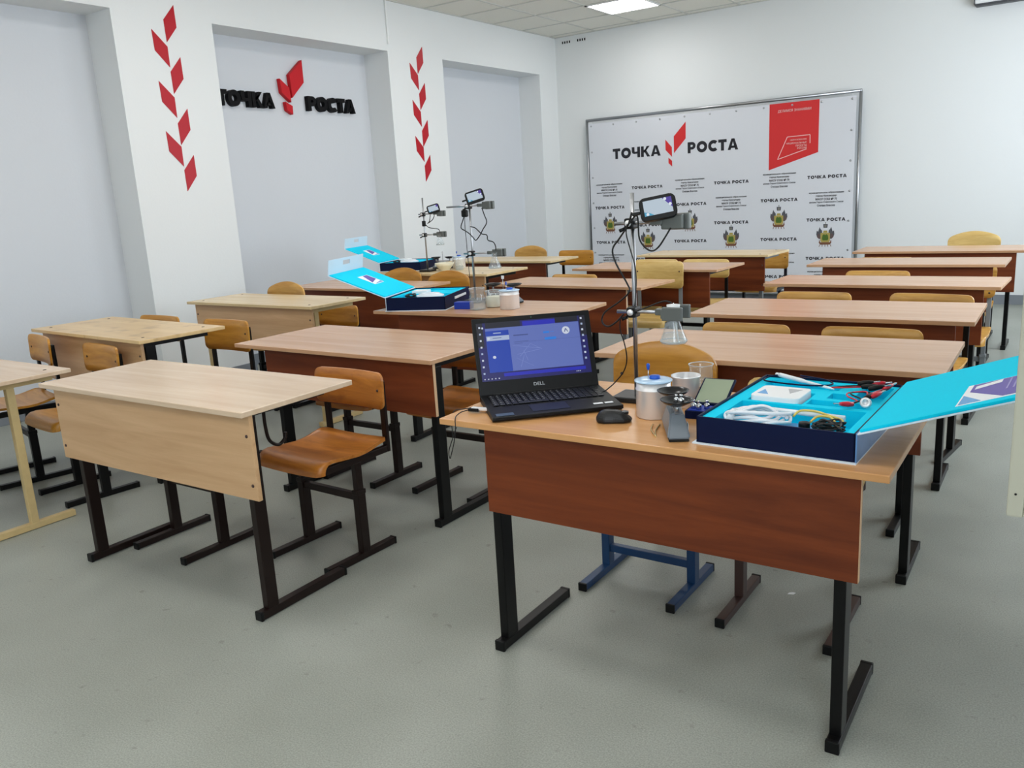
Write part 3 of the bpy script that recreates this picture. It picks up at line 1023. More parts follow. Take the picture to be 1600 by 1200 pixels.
def kit_box(x, y, t, z, w, d, h, ll, la, side, label, recesses, flap=False, handle=False):
    root = thing('kit_box', label, 'box', (x, y, z), t, 'open blue laboratory kit boxes')
    th = .005
    c = MB()
    c.box(0, w, 0, th, .003, h, .001).box(0, w, d - th, d, .003, h, .001).box(0, th, 0, d, .003, h, .001).box(w - th, w, 0, d, .003, h, .001)
    c.box(0, w, 0, d, .003, .006)
    c.build('case', M_navy, root)
    cv = MB()
    cv.box(-.008, w + .004, -.008, d + .004, 0, .003)
    cv.build('base_cover', M_cover, root)
    sp = MB()
    if side == 'r':
        sp.box(w + .0005, w + .0035, -.002, d + .002, .003, h + .001)
    else:
        sp.box(-.0035, -.0005, -.002, d + .002, .003, h + .001)
    sp.build('spine', M_marble if side == 'r' else M_cover, root)
    # foam insert: floor plus raised blocks between the recesses
    fm = MB()
    ft = h - .006
    us = sorted({th + .0005, w - th - .0005} | {q for r_ in recesses for q in (r_[0] * w, r_[1] * w)})
    vs = sorted({th + .0005, d - th - .0005} | {q for r_ in recesses for q in (r_[2] * d, r_[3] * d)})
    bmf = fm.bm
    H = []
    for i in range(len(us) - 1):
        row = []
        for j in range(len(vs) - 1):
            cu, cv_ = (us[i] + us[i + 1]) / 2, (vs[j] + vs[j + 1]) / 2
            zz = ft
            for r_ in recesses:
                if r_[0] * w < cu < r_[1] * w and r_[2] * d < cv_ < r_[3] * d:
                    zz = ft - r_[4]
            row.append(zz)
        H.append(row)
    def quad(*p):
        bmf.faces.new([bmf.verts.new(q) for q in p])
    for i in range(len(us) - 1):
        for j in range(len(vs) - 1):
            a, b_, c_, d_ = us[i], us[i + 1], vs[j], vs[j + 1]
            zz = H[i][j]
            quad((a, c_, zz), (b_, c_, zz), (b_, d_, zz), (a, d_, zz))
            for (ii, jj, p, q) in ((i + 1, j, (b_, c_), (b_, d_)), (i, j + 1, (b_, d_), (a, d_)), (i - 1, j, (a, d_), (a, c_)), (i, j - 1, (a, c_), (b_, c_))):
                z2 = H[ii][jj] if 0 <= ii < len(H) and 0 <= jj < len(H[0]) else .006
                if zz > z2 + 1e-6:
                    quad((p[0], p[1], zz), (p[0], p[1], z2), (q[0], q[1], z2), (q[0], q[1], zz))
    fm.build('foam_insert', M_cyan, root)
    # lid: thin pale board with a foam lining, opened outwards
    if side == 'r':
        ML = Matrix.Translation((w + .002, 0, h + .001)) @ Matrix.Rotation(-la, 4, 'Y')
        sg_ = 1
    else:
        ML = Matrix.Translation((-.002, 0, h + .001)) @ Matrix.Rotation(la, 4, 'Y')
        sg_ = -1
    def lx(a, b_):
        return (min(sg_ * a, sg_ * b_), max(sg_ * a, sg_ * b_))
    l = MB()
    a, b_ = lx(.001, ll)
    l.box(a, b_, -.004, d + .004, -.003, 0, .001, ML)
    lid = l.build('lid', M_cover, root)
    f = MB()
    a, b_ = lx(.006, ll - .006)
    f.box(a, b_, .003, d - .003, 0, .007, .002, ML)
    f.build('lid_foam', M_cyan, lid)
    s = MB()
    zt = .0078
    def quad2(pts, mi, zz):
        s.prism([(sg_ * p[0] * ll, p[1] * d) for p in pts], zz - .0008, zz, 'z', M=ML, mi=mi)
    if side == 'r':
        quad2([(.50, .06), (.50, .45), (.93, .45), (.93, .06)], 0, zt)
        quad2([(.51, .075), (.51, .24), (.62, .075)], 2, zt + .0006)
        quad2([(.53, .30), (.53, .44), (.92, .44), (.92, .08), (.72, .08)], 1, zt + .0006)
        quad2([(.55, .33), (.55, .39), (.68, .43), (.68, .37)], 0, zt + .0012)
        for k in range(6):
            quad2([(.72 + k * .032, .20), (.72 + k * .032, .42), (.728 + k * .032, .42), (.728 + k * .032, .20)], 3, zt + .0012)
    else:
        quad2([(.40, .38), (.40, .66), (.72, .66), (.72, .38)], 0, zt)
        quad2([(.46, .40), (.54, .64), (.71, .64), (.71, .52)], 1, zt + .0006)
        quad2([(.41, .40), (.41, .64), (.46, .64)], 2, zt + .0006)
    s.build('sticker', [M_whiteprint, M_purple, M_skyprint, M_lilac], lid)
    if flap:
        f = MB()
        MF = ML @ Matrix.Translation((sg_ * ll, 0, 0)) @ Matrix.Rotation(sg_ * R(8) * -1 + (la if side == 'l' else -la) * -1, 4, 'Y')
        f.box(-.0015, .0015, -.002, d * .40, 0, .085, 0, MF)
        f.box(-.0015, .0015, d * .60, d + .002, 0, .085, 0, MF)
        f.box(-.0015, .0015, d * .40, d * .60, 0, .045, 0, MF)
        f.box(-.0015, .0015, d * .40, d * .60, .07, .085, 0, MF)
        f.build('lid_flap', M_cover, lid)
    if handle:
        hd = MB()
        hd.box(w, w + .006, d * .36, d * .80, h * .52, h * .70, .002)
        hd.build('handle', M_white, root)
    return root


RECA = [(.10, .93, .045, .42, .045), (.12, .50, .455, .70, .014), (.08, .62, .80, .93, .03), (.60, .88, .62, .74, .025), (.52, .90, .47, .57, .025), (.76, .95, .60, .95, .03)]
kit_box(-.738, 1.815, -.025, .738, .363, .49, .067, .385, .34, 'r', 'largest open blue kit box, on the foreground desk, lid folded out right', RECA)
RECB = [(.08, .93, .06, .42, .04), (.12, .50, .47, .72, .02), (.10, .88, .79, .93, .03)]
kit_box(-3.156, 3.356, .356, .758, .34, .467, .074, .355, .38, 'l', 'open blue kit box left of the glass jar on the middle desk', RECB, True, True)
kit_box(-4.792, 5.06, .291, .789, .36, .40, .068, .333, .39, 'l', 'farthest open blue kit box, behind the two round topped chairs', RECB, True)


def at(bx_, by_, t, z0, u, v, h):
    """a point of a kit box in the room"""
    return (bx_ + u * math.cos(t) - v * math.sin(t), by_ + u * math.sin(t) + v * math.cos(t), z0 + h)


# --- contents of the foreground kit box (each lies loose in its foam recess)
BA = (-.738, 1.815, -.025, .738)
sn = thing('sensor_unit', 'white rounded sensor box with pale blue and grey triangles in the foreground kit', 'sensor', at(*BA, .112, .278, .0485), -.025)
pts = []
for (cx, cy, a0) in ((.048, .048, 0), (-.048, .048, 90), (-.048, -.048, 180), (.048, -.048, 270)):
    for k in range(5):
        an = R(a0 + k * 22.5)
        pts.append((cx + .014 * math.cos(an), cy * .93 + .014 * math.sin(an)))
MB().prism(pts, 0, .026, 'z', .003).build('housing', M_white, sn)
s = MB()
s.prism([(-.05, -.035), (-.022, -.035), (-.045, .012)], .0255, .0265, 'z').build('blue_triangle', M_skyprint, sn)
MB().prism([(.008, .035), (.045, .035), (.026, -.012)], .0255, .0265, 'z').build('grey_triangle', M_greytri, sn)
pn = thing('probe_pen', 'white tapered probe pen lying across the back slot of the foreground kit', 'probe', (0, 0, 0))
p0 = Vector(at(*BA, .045, .468, .074)); p1 = Vector(at(*BA, .215, .385, .066))
axd = (p1 - p0)
MP = Matrix.Translation(p0) @ axd.to_track_quat('Z', 'Y').to_matrix().to_4x4()
L_ = axd.length
MB().lathe([(0, 0), (.0058, .001), (.0064, .01), (.0058, L_ * .45), (.0042, L_ * .5), (.0036, L_ * .9), (.0015, L_)], 14, MP).build('barrel', M_white, pn)
MB().lathe([(0, -.012), (.004, -.012), (.005, 0), (0, .001)], 10, MP).build('cable_boot', M_white, pn)
o = MB().tube([at(*BA, *q) for q in ((.045, .468, .074), (.022, .452, .07), (.02, .415, .068), (.06, .392, .07), (.13, .385, .07), (.185, .40, .07), (.20, .43, .07), (.17, .46, .072), (.10, .478, .074))], .0022).build('probe_cable', M_navy)
tag(o, 'navy cable looped round the white probe pen in the foreground kit', 'cable')


def clip_lead(label, path, c1, ends):
    t = thing('clip_lead', label, 'test lead', (0, 0, 0), 0, 'red and black crocodile clip leads')
    MB().tube(path, .002).build('wire', M_redplastic if c1 == 'r' else M_blackcab, t)
    MB().tube([(p[0] + .008, p[1] + .006, p[2] + .004 * math.sin(k)) for k, p in enumerate(path)], .002).build('wire', M_blackcab, t)
    for (e, dx, dy, col) in ends:
        d_ = Vector((dx, dy, .12)).normalized()
        Mx = Matrix.Translation(e) @ d_.to_track_quat('Z', 'Y').to_matrix().to_4x4()
        cl = MB().lathe([(0, 0), (.0055, .002), (.0068, .016), (.0055, .032), (.0035, .04), (0, .041)], 10, Mx).build('clip_sleeve', M_redplastic if col == 'r' else M_black, t)
        MB().box(-.003, .003, -.0015, .0015, .038, .056, .0008, Mx).build('jaw', M_chrome, cl)


clip_lead('red and black clip lead next to the probe pen in the foreground kit', [at(*BA, *q) for q in ((.20, .40, .066), (.23, .402, .068), (.26, .41, .07), (.285, .425, .07), (.30, .44, .07))], 'r',
          [(at(*BA, .275, .41, .072), 1, .15, 'b'), (at(*BA, .262, .425, .076), 1, .35, 'b'), (at(*BA, .288, .437, .074), 1, .3, 'r')])
clip_lead('tangled red and black clip lead at the hinge side of the foreground kit', [at(*BA, *q) for q in ((.285, .24, .068), (.30, .27, .07), (.27, .30, .072), (.262, .345, .07), (.30, .355, .074), (.315, .31, .078), (.325, .36, .076), (.34, .40, .076))], 'r',
          [(at(*BA, .300, .235, .07), -.5, -.6, 'r'), (at(*BA, .315, .275, .075), .35, 1, 'b'), (at(*BA, .335, .385, .076), .3, .8, 'r'), (at(*BA, .328, .29, .078), .4, 1, 'r'), (at(*BA, .30, .375, .076), .6, .3, 'b')])
o = MB().lathe([(.0, .006), (.006, .008), (.006, .012), (.0125, .012), (.0125, 0), (0, 0)], 16, Matrix.Translation(at(*BA, .327, .243, .074)) @ Matrix.Rotation(R(70), 4, 'X')).build('plug_ring', M_alu)
tag(o, 'small silver ring plug beside the tangled clip lead in the foreground kit', 'plug')
o = MB().box(0, .04, 0, .014, 0, .008, .002, Matrix.Translation(at(*BA, .225, .25, .0375)) @ Matrix.Rotation(R(8), 4, 'Z')).build('white_tab', M_white)
tag(o, 'small white tab in the middle recess of the foreground kit', 'small part')
# front recess
coil = MB()
for k in range(5):
    rr = .062 - k * .006
    coil.tube([at(*BA, .115 + rr * 1.25 * math.cos(a_ * PI / 8), .095 + rr * .95 * math.sin(a_ * PI / 8), .050 + .004 * k + .006 * math.sin(a_ + k)) for a_ in range(17)], .0042)
coil.tube([at(*BA, *q) for q in ((.05, .07, .06), (.075, .05, .072), (.12, .05, .076), (.17, .075, .072), (.19, .11, .066))], .0045)
o = coil.build('tubing_coil', mat('clear_white_tubing', (226, 230, 236), .25))
tag(o, 'coil of white tubing in the front recess of the foreground kit', 'tubing')
o = MB().lathe([(0, 0), (.009, 0), (.009, .03), (.006, .034), (.006, .045), (0, .045)], 14, Matrix.Translation(at(*BA, .052, .06, .035)) @ Matrix.Rotation(R(25), 4, 'Y')).build('nozzle', M_white)
tag(o, 'stubby white nozzle at the left end of the tubing coil', 'nozzle')
o = MB().tube([at(*BA, .088, .175, .054), at(*BA, .30, .162, .054)], .006, 12, spline=False).build('glass_stick', mat('white_stick', (228, 236, 240), .2))
tag(o, 'long white stick lying along the front recess of the foreground kit', 'rod')
o = MB().box(0, .12, 0, .03, 0, .012, .003, Matrix.Translation(at(*BA, .15, .115, .022))).build('blue_strip', M_skyprint)
tag(o, 'blue strip under the white stick in the foreground kit', 'small part')
cp = thing('knurled_cap', 'black cap with a red base standing in the front recess of the foreground kit', 'cap', at(*BA, .232, .075, .035))
MB().lathe([(0, .024), (.012, .024), (.013, .022), (.013, .006), (0, .006)], 18).build('cap', M_black, cp)
MB().lathe([(0, .006), (.008, .006), (.008, 0), (0, 0)], 14).build('base', M_redplastic, cp)
for k, lab in enumerate(('upper', 'lower')):
    yb_ = .14 - k * .035
    o = MB().tube([at(*BA, *q) for q in ((.19 + k * .05, yb_ - .01, .055), (.20 + k * .05, yb_ + .012, .064), (.235 + k * .04, yb_ + .012, .066), (.27 + k * .02, yb_ - .005, .064), (.30, yb_ - .01 - k * .01, .058), (.31, yb_ - .035, .055))], .0028).build('yellow_wire', mat('yellow_wire', (214, 190, 96), .5))
    tag(o, '%s one of two yellow wires beside the black cap in the foreground kit' % lab, 'cable', 'yellow wires')
kn = MB()
random.seed(3)
kp = [at(*BA, .287 + .033 * math.cos(q * 1.9), .075 + .028 * math.sin(q * 2.3 + .4), .048 + .012 * math.sin(q * 1.3) + .006) for q in range(22)]
kn.tube(kp, .0026)
o = kn.build('cable_bundle', M_blackcab)
tag(o, 'tangled black cable bundle at the right end of the front recess of the foreground kit', 'cable')

# --- contents of the two farther kit boxes
for (B_, nm) in (((-3.156, 3.356, .356, .758), 'middle desk kit'), ((-4.792, 5.06, .291, .789), 'farthest kit')):
    ct = MB()
    for k in range(3):
        rr = .05 - k * .008
        ct.tube([at(*B_, .22 + rr * 1.5 * math.cos(a_ * PI / 6), .11 + rr * math.sin(a_ * PI / 6), .068 + .005 * k) for a_ in range(13)], .006)
    o = ct.build('tubing_coil', mat('clear_white_tubing', (226, 230, 236), .25))
    tag(o, 'coil of white tubing in the %s' % nm, 'tubing')
    o = MB().tube([at(*B_, .10 + .03 * math.cos(q * 1.9), .13 + .025 * math.sin(q * 2.3), .066 + .01 * math.sin(q * 1.3)) for q in range(14)], .003).build('cable_bundle', M_blackcab)
    tag(o, 'tangled black leads in the %s' % nm, 'cable')
    o = MB().box(-.045, .045, -.04, .04, 0, .024, .006, Matrix.Translation(at(*B_, .11, .27, .058)) @ Matrix.Rotation(B_[2], 4, 'Z')).build('sensor_unit', M_white)
    tag(o, 'white sensor box in the %s' % nm, 'sensor')

# ------------------------------------------------------------------ laptop
lt = thing('laptop', 'open black laptop with a blue screen on the foreground desk', 'laptop', (-1.302, 1.762, .738), R(44.5))
LW, LD, LH = .372, .25, .240
bs = MB()
bs.prism([(0, .006), (.012, .001), (LD - .01, .001), (LD, .006), (LD, .021), (0, .016)], 0, LW, 'x', .002)
base = bs.build('base', mat('black_laptop_shell', (10, 11, 13), .45, spec=.28), lt)
kb = MB()
Mk = Matrix.Translation((0, 0, .0185)) @ Matrix.Rotation(math.atan2(.005, LD), 4, 'X')
for r_ in range(6):
    for c_ in range(18):
        if r_ == 0 and 4 <= c_ <= 8:
            continue
        kx = .022 + c_ * .0183
        kb.box(kx, kx + .0155, .112 + r_ * .0188, .112 + r_ * .0188 + .0155, -.001, .0012, .0006, Mk)
kb.box(.022 + 4 * .0183, .022 + 8 * .0183 + .0155, .112, .1275, -.001, .0012, .0006, Mk)
kb.build('keyboard', mat('key_caps', (26, 28, 32), .38), base)
lg_ = MB()
for r_ in range(6):
    for c_ in range(14):
        if r_ == 0 and 3 <= c_ <= 8:
            continue
        kx = .0265 + c_ * .0183
        lg_.box(kx, kx + .0035, .119 + r_ * .0188, .1225 + r_ * .0188, .0012, .0014, 0, Mk)
lg_.build('key_legends', mat('key_legend', (150, 152, 156), .5), base)
MB().box(.118, .225, .022, .092, -.0023, -.0014, 0, Mk).build('touchpad', mat('touchpad', (24, 26, 30), .3), base)
MB().box(.012, .062, .006, .030, -.0017, -.0007, 0, Mk).build('info_sticker', mat('slate_sticker', (70, 86, 104), .35), base)
MB().box(.295, .322, .03, .042, -.0017, -.0007, 0, Mk).build('badge', M_whiteprint, base)
MB().box(.328, .352, .03, .042, -.0017, -.0007, 0, Mk).build('badge', M_whiteprint, base)
MLd = Matrix.Translation((0, LD - .004, .020)) @ Matrix.Rotation(R(-22), 4, 'X')
lid = MB().box(0, LW, 0, .008, 0, LH, .003, MLd).build('screen_lid', mat('black_laptop_shell', (10, 11, 13), .45, spec=.28), lt)
MB().box(.04, LW - .04, -.002, .006, -.006, .004, .002, MLd).build('hinge', M_black, lt)
S0, S1, SZ0, SZ1 = .013, LW - .017, .043, LH - .016


def emi(name, col, k=1.0):
    return mat(name, col, .3, emit=k)


scr = MB()
SM = [emi('screen_wallpaper', (28, 26, 120), .55), emi('screen_panel', (98, 116, 190), .8), emi('screen_sidebar', (16, 62, 176), .8), emi('screen_row', (176, 192, 222), .8), emi('screen_button', (34, 124, 222), .85),
      emi('screen_icon', (214, 222, 238), .8), emi('screen_dark', (30, 32, 58), .4), emi('screen_line', (66, 82, 150), .7), emi('screen_star', (118, 136, 204), .8), emi('screen_glow', (30, 36, 186), .8)]


def sq(u0, u1, v0, v1, mi, dz):
    scr.box(S0 + u0 * (S1 - S0), S0 + u1 * (S1 - S0), -.0006 - dz * .0003, .0002, SZ1 - v1 * (SZ1 - SZ0), SZ1 - v0 * (SZ1 - SZ0), 0, MLd, mi)


def spoly(pts, mi, dz):
    scr.prism([(S0 + u * (S1 - S0), SZ1 - v * (SZ1 - SZ0)) for u, v in pts], -.0006 - dz * .0003, .0002, 'y', M=MLd, mi=mi)


sq(0, 1, 0, 1, 0, 0)
sq(.08, .40, 0, .10, 6, 1); sq(.42, .72, .02, .10, 9, 1); sq(.72, .93, .0, .09, 6, 1)
sq(.20, .95, .885, .94, 9, 1); sq(.0, .055, .0, .42, 6, 1); sq(.945, 1, .0, .35, 6, 1)
sq(.075, .935, .10, .86, 1, 1)
sq(.075, .285, .145, .86, 2, 2); sq(.075, .935, .10, .145, 1, 2)
sq(.08, .285, .235, .315, 3, 3)
sq(.145, .215, .18, .195, 3, 3); sq(.135, .215, .268, .278, 7, 4)
spoly([(.098 + .014 * math.cos(k * PI / 6), .275 + .022 * math.sin(k * PI / 6)) for k in range(12)], 5, 4)
sq(.325, .46, .243, .262, 7, 2); sq(.325, .46, .36, .366, 7, 2); sq(.325, .40, .392, .398, 7, 2); sq(.325, .93, .375, .378, 7, 2)
sq(.60, .655, .225, .258, 4, 2); sq(.66, .70, .236, .242, 4, 2)
spoly([(.61, .33), (.71, .33), (.716, .35), (.71, .375), (.61, .375), (.604, .35)], 4, 3)
spoly([(.81 + .036 * math.cos(k * PI / 10), .235 + .066 * math.sin(k * PI / 10)) for k in range(20)], 5, 3)
for pts in ([(.792, .265), (.800, .265), (.812, .215), (.806, .20)], [(.832, .265), (.824, .265), (.806, .205), (.812, .20)]):
    spoly(pts, 7, 4)
for pts in ([(.31, .42), (.55, .50), (.55, .51), (.31, .425)], [(.36, .62), (.47, .41), (.475, .41), (.37, .62)], [(.47, .41), (.57, .52), (.565, .525), (.47, .415)], [(.34, .58), (.55, .52), (.55, .53), (.34, .585)],
            [(.33, .64), (.48, .80), (.475, .80), (.33, .645)], [(.40, .52), (.43, .70), (.435, .70), (.405, .52)], [(.36, .80), (.40, .60), (.405, .60), (.365, .80)]):
    spoly(pts, 8, 2)
spoly([(.133 + .015 * math.cos(k * PI / 6), .60 + .026 * math.sin(k * PI / 6)) for k in range(12)], 5, 3)
for k in range(8):
    vv = .06 + k * .113
    sq(.018, .034, vv, vv + .03, 5 if k % 3 != 1 else 3, 2)
for k in range(8):
    vv = .03 + k * .10
    sq(.955, .972, vv, vv + .034, 5 if k % 2 == 0 else 3, 2)
sq(.045, .06, .07, .10, 5, 2)
for k in range(5):
    sq(.02 + k * .032, .03 + k * .032, .955, .972, 5, 2)
for k in range(3):
    sq(.86 + k * .015, .868 + k * .015, .955, .968, 5, 2)
scr.build('screen', SM, lid)
o = obj('lettering', text_mesh('DELL', .034, .0095, .0006, 0.0, mat('silver_logo', (196, 200, 206), .35), 'c'), lid)
o.matrix_local = MLd @ Matrix.Translation((LW * .5, -.0004, .018)) @ Matrix.Rotation(R(90), 4, 'X')
MB().lathe([(0, 0), (.002, 0), (.002, .0006), (0, .0006)], 10, MLd @ Matrix.Translation((LW * .5, 0, LH - .008)) @ Matrix.Rotation(R(90), 4, 'X')).build('webcam', emi('webcam_green', (40, 130, 96), .3), lid)

# usb plug and hanging cable at the laptop's left side
uc = thing('usb_cable', 'thin black cable plugged into the left of the laptop and hanging off the desk', 'cable', (0, 0, 0))
MB().box(-.04, .012, -.007, .007, -.004, .004, .002, Matrix.Translation((-1.392, 1.846, .750)) @ Matrix.Rotation(R(10), 4, 'Z')).build('plug', M_alu, uc)
MB().box(-.012, .022, -.008, .008, -.005, .005, .002, Matrix.Translation((-1.428, 1.838, .747)) @ Matrix.Rotation(R(10), 4, 'Z')).build('plug_grip', M_black, uc)
MB().tube([(-1.438, 1.835, .746), (-1.448, 1.81, .744), (-1.44, 1.775, .742), (-1.418, 1.742, .741), (-1.414, 1.736, .715), (-1.422, 1.736, .68), (-1.436, 1.736, .64), (-1.443, 1.737, .627), (-1.447, 1.74, .648), (-1.438, 1.755, .69), (-1.434, 1.765, .712)], .0014).build('cord', M_blackcab, uc)
MB().tube([(-1.438, 1.842, .746), (-1.455, 1.852, .744), (-1.472, 1.842, .742), (-1.484, 1.825, .741), (-1.490, 1.815, .72), (-1.487, 1.81, .66)], .0014).build('cord', M_blackcab, uc)

# ------------------------------------------------------------------ mouse
ms = thing('computer_mouse', 'angular black computer mouse in front of the laptop', 'mouse', (-1.008, 1.908, .738), R(-62))
ms.scale = (.86, .86, .92)
HP = [(-.054, 0), (-.050, .020), (-.030, .031), (.0, .029), (.030, .033), (.050, .022), (.055, 0)]
b = bmesh.new()
rings = []
for (sc_, zz, sh) in ((1.0, .002, 0), (1.04, .010, 0), (.96, .020, .001), (.74, .031, .003), (.46, .0355, .005)):
    ring = [(x_ * sc_ - sh, y_ * sc_ * (1 if x_ < .02 else 1.0)) for x_, y_ in HP] + [(x_ * sc_ - sh, -y_ * sc_) for x_, y_ in HP[-2:0:-1]]
    rings.append([b.verts.new((q[1], q[0], zz - (.006 * max(0, q[0] + .01) / .05 if zz > .015 else 0))) for q in ring])
n_ = len(rings[0])
for A_, B_ in zip(rings[:-1], rings[1:]):
    for k in range(n_):
        b.faces.new((A_[k], A_[(k + 1) % n_], B_[(k + 1) % n_], B_[k]))
b.faces.new(rings[0]); b.faces.new(rings[-1])
bmesh.ops.recalc_face_normals(b, faces=list(b.faces))
bmesh.ops.bevel(b, geom=list(b.edges), offset=.0018, segments=2, affect='EDGES')
m_ = MB()
m_._merge(b)
m_.build('shell', mat('mouse_black', (15, 16, 18), .42), ms)
MB().prism([(-.014, .034), (0, .012), (.014, .034), (.007, .046), (-.007, .046)], .0235, .0300, 'z', .001).build('button_crest', mat('mouse_dark', (26, 30, 36), .35), ms)
MB().lathe([(0, -.003), (.006, -.003), (.0065, 0), (.006, .003), (0, .003)], 12, Matrix.Translation((0, .034, .0195)) @ Matrix.Rotation(R(90), 4, 'Y')).build('scroll_wheel', M_black, ms)


# ------------------------------------------------------------------ calorimeters, beakers, flasks
def calorimeter(x, y, z, r, h, label, stir=True):
    t = thing('calorimeter', label, 'metal can', (x, y, z), 0, 'aluminium calorimeter cans')
    MB().lathe([(0, 0), (r - .003, 0), (r, .003), (r, h * .70), (r + .0015, h * .72), (r + .0015, h * .74), (r - .001, h * .76), (r - .001, h * .93), (r - .004, h * .93), (r - .004, h * .5), (0, h * .5)], 40).build('can', M_alu, t)
    lm_ = mat('pale_blue_lid', (176, 206, 232), .2, coat=.3)
    MB().lathe([(0, h * .985), (r * .62, h * .985), (r * .9, h * .965), (r + .003, h * .95), (r + .004, h * .93), (r + .003, h * .915), (r - .003, h * .915), (r - .003, h * .93), (0, h * .93)], 40).build('lid', lm_, t)
    MB().lathe([(0, h * .985), (r * .30, h * .985), (r * .32, h), (r * .30, h * 1.06), (0, h * 1.07)], 20, Matrix.Translation((r * .12, -r * .05, 0))).build('knob', M_bluecap, t)
    if stir:
        s_ = MB().tube([(-r * .26, -r * .1, h * .95), (-r * .26, -r * .1, h * 1.22)], .0012, 8, spline=False).build('stirrer', M_chrome, t)
        MB().lathe([(0, h * 1.20), (.003, h * 1.20), (.0042, h * 1.25), (.0048, h * 1.33), (.003, h * 1.36), (0, h * 1.36)], 12, Matrix.Translation((-r * .26, -r * .1, 0))).build('stirrer_grip', M_bluecap, s_)
    return t


def beaker(x, y, z, r, h, label, fill=0.5, content=None, waist=0):
    t = thing('beaker', label, 'beaker', (x, y, z), 0, 'glass beakers')
    prof = [(0, .001), (r - .004, .001), (r, .005), (r, h * .94), (r * 1.07, h), (r * 1.05, h)]
    if waist:
        prof = [(0, .001), (r - .004, .001), (r, .006), (r, h * .62), (r * .86, h * .72), (r * .86, h * .86), (r * .98, h * .9), (r * .98, h)]
    MB().lathe(prof, 32).build('glass', M_glass, t)
    rt_ = prof[-1][0]
    MB().lathe([(rt_ - .0015, h - .001), (rt_ + .001, h), (rt_ + .001, h + .0015), (rt_ - .0015, h + .0015), (rt_ - .0015, h - .001)], 32).build('rim', M_glassfrost, t)
    if fill:
        c_ = content or M_water
        MB().lathe([(0, .003), (r - .003, .003), (r - .002, .006), (r - .002, h * fill), (0, h * fill)], 28).build('contents', c_, t)
    return t


def flask(x, y, z, rb, h, label, fill=.3, white_stopper=True):
    t = thing('conical_flask', label, 'flask', (x, y, z), 0, 'conical flasks held in clamps')
    rn = rb * .42
    MB().lathe([(0, .001), (rb - .003, .001), (rb, .006), (rb * .97, .012), (rn, h * .68), (rn, h * .95), (rn + .004, h * .97), (rn + .004, h)], 32).build('glass', M_glass, t)
    MB().lathe([(0, .003), (rb - .003, .004), (rb - .003, .010), (rb - (rb - rn) * fill * 1.35 - .002, h * fill), (0, h * fill)], 28).build('liquid', M_water, t)
    MB().lathe([(rb - .001, .006), (rb + .0008, .006), (rb + .0008, .009), (rb - .001, .009), (rb - .001, .006)], 32).build('base_ring', M_glassfrost, t)
    if white_stopper:
        MB().lathe([(0, h * .9), (rn - .002, h * .9), (rn + .002, h * 1.02), (rn + .003, h * 1.10), (0, h * 1.10)], 20).build('stopper', M_white, t)
    return t


calorimeter(-.934, 2.0, .738, .047, .107, 'aluminium calorimeter can with pale blue lid and blue stirrer on the foreground desk')
t = thing('metal_cup', 'open aluminium cup behind the calorimeter can and balance on the foreground desk', 'metal cup', (-.898, 2.135, .738))
MB().lathe([(0, 0), (.036, 0), (.038, .002), (.038, .083), (.041, .085), (.041, .088), (.036, .088), (.036, .003), (0, .003)], 36).build('cup', M_alu, t)
beaker(-.905, 2.265, .738, .034, .092, 'glass beaker half full of water at the back edge of the foreground desk', .52)


def balance(x, y, z, rz, L, W, H, ps, pr_, label, zp, flag=True):
    """lever balance: tapered body, two dished pans, pointer between"""
    t = thing('lever_balance', label, 'balance', (x, y, z), rz, 'two pan lever balances')
    b_ = bmesh.new()
    v = [(-L / 2, -W / 2, .008), (L / 2, -W / 2, .008), (L / 2, W / 2, .008), (-L / 2, W / 2, .008), (-L * .26, -W * .30, H), (L * .26, -W * .30, H), (L * .26, W * .30, H), (-L * .26, W * .30, H)]
    vv = [b_.verts.new(q) for q in v]
    for f in ((3, 2, 1, 0), (4, 5, 6, 7), (0, 1, 5, 4), (1, 2, 6, 5), (2, 3, 7, 6), (3, 0, 4, 7)):
        b_.faces.new([vv[i] for i in f])
    bmesh.ops.bevel(b_, geom=list(b_.edges), offset=.004, segments=2, affect='EDGES')
    bd = MB(); bd._merge(b_)
    bd.build('body', mat('slate_grey_plastic', (112, 120, 128), .3), t)
    MB().box(-L / 2 + .006, L / 2 - .006, -W / 2 + .004, W / 2 - .004, 0, .010, .002).build('foot_plate', M_black, t)
    MB().box(-L * .34, -L * .20, -W * .46, -W * .44, .018, .038, .001, Matrix.Rotation(0, 4, 'X')).build('label_plate', M_cover, t)
    bm_ = MB().box(-ps, ps, -.006, .006, zp - .030, zp - .022, .002).build('beam', M_steel, t)
    MB().tube([(0, 0, H - .002), (0, 0, zp + (.04 if flag else -.01))], .002, 8, spline=False).build('pointer', M_steel, bm_)
    if flag:
        MB().box(-.008, .008, -.002, .002, zp + .034, zp + .052, .001).build('pointer_flag', M_whiteprint, bm_)
    for s_ in (-1, 1):
        p_ = MB().lathe([(0, zp - .008), (pr_ * .5, zp - .007), (pr_ * .86, zp), (pr_, zp + .005), (pr_ + .002, zp + .008), (pr_ - .001, zp + .008), (pr_ * .82, zp + .002), (pr_ * .5, zp - .004), (0, zp - .005)], 28, Matrix.Translation((s_ * ps, 0, 0))).build('pan', mat('black_pan', (24, 25, 28), .22), t)
        MB().tube([(s_ * ps, 0, zp - .026), (s_ * ps, 0, zp - .007)], .005, 10, spline=False).build('pan_post', M_steel, p_)
    return t


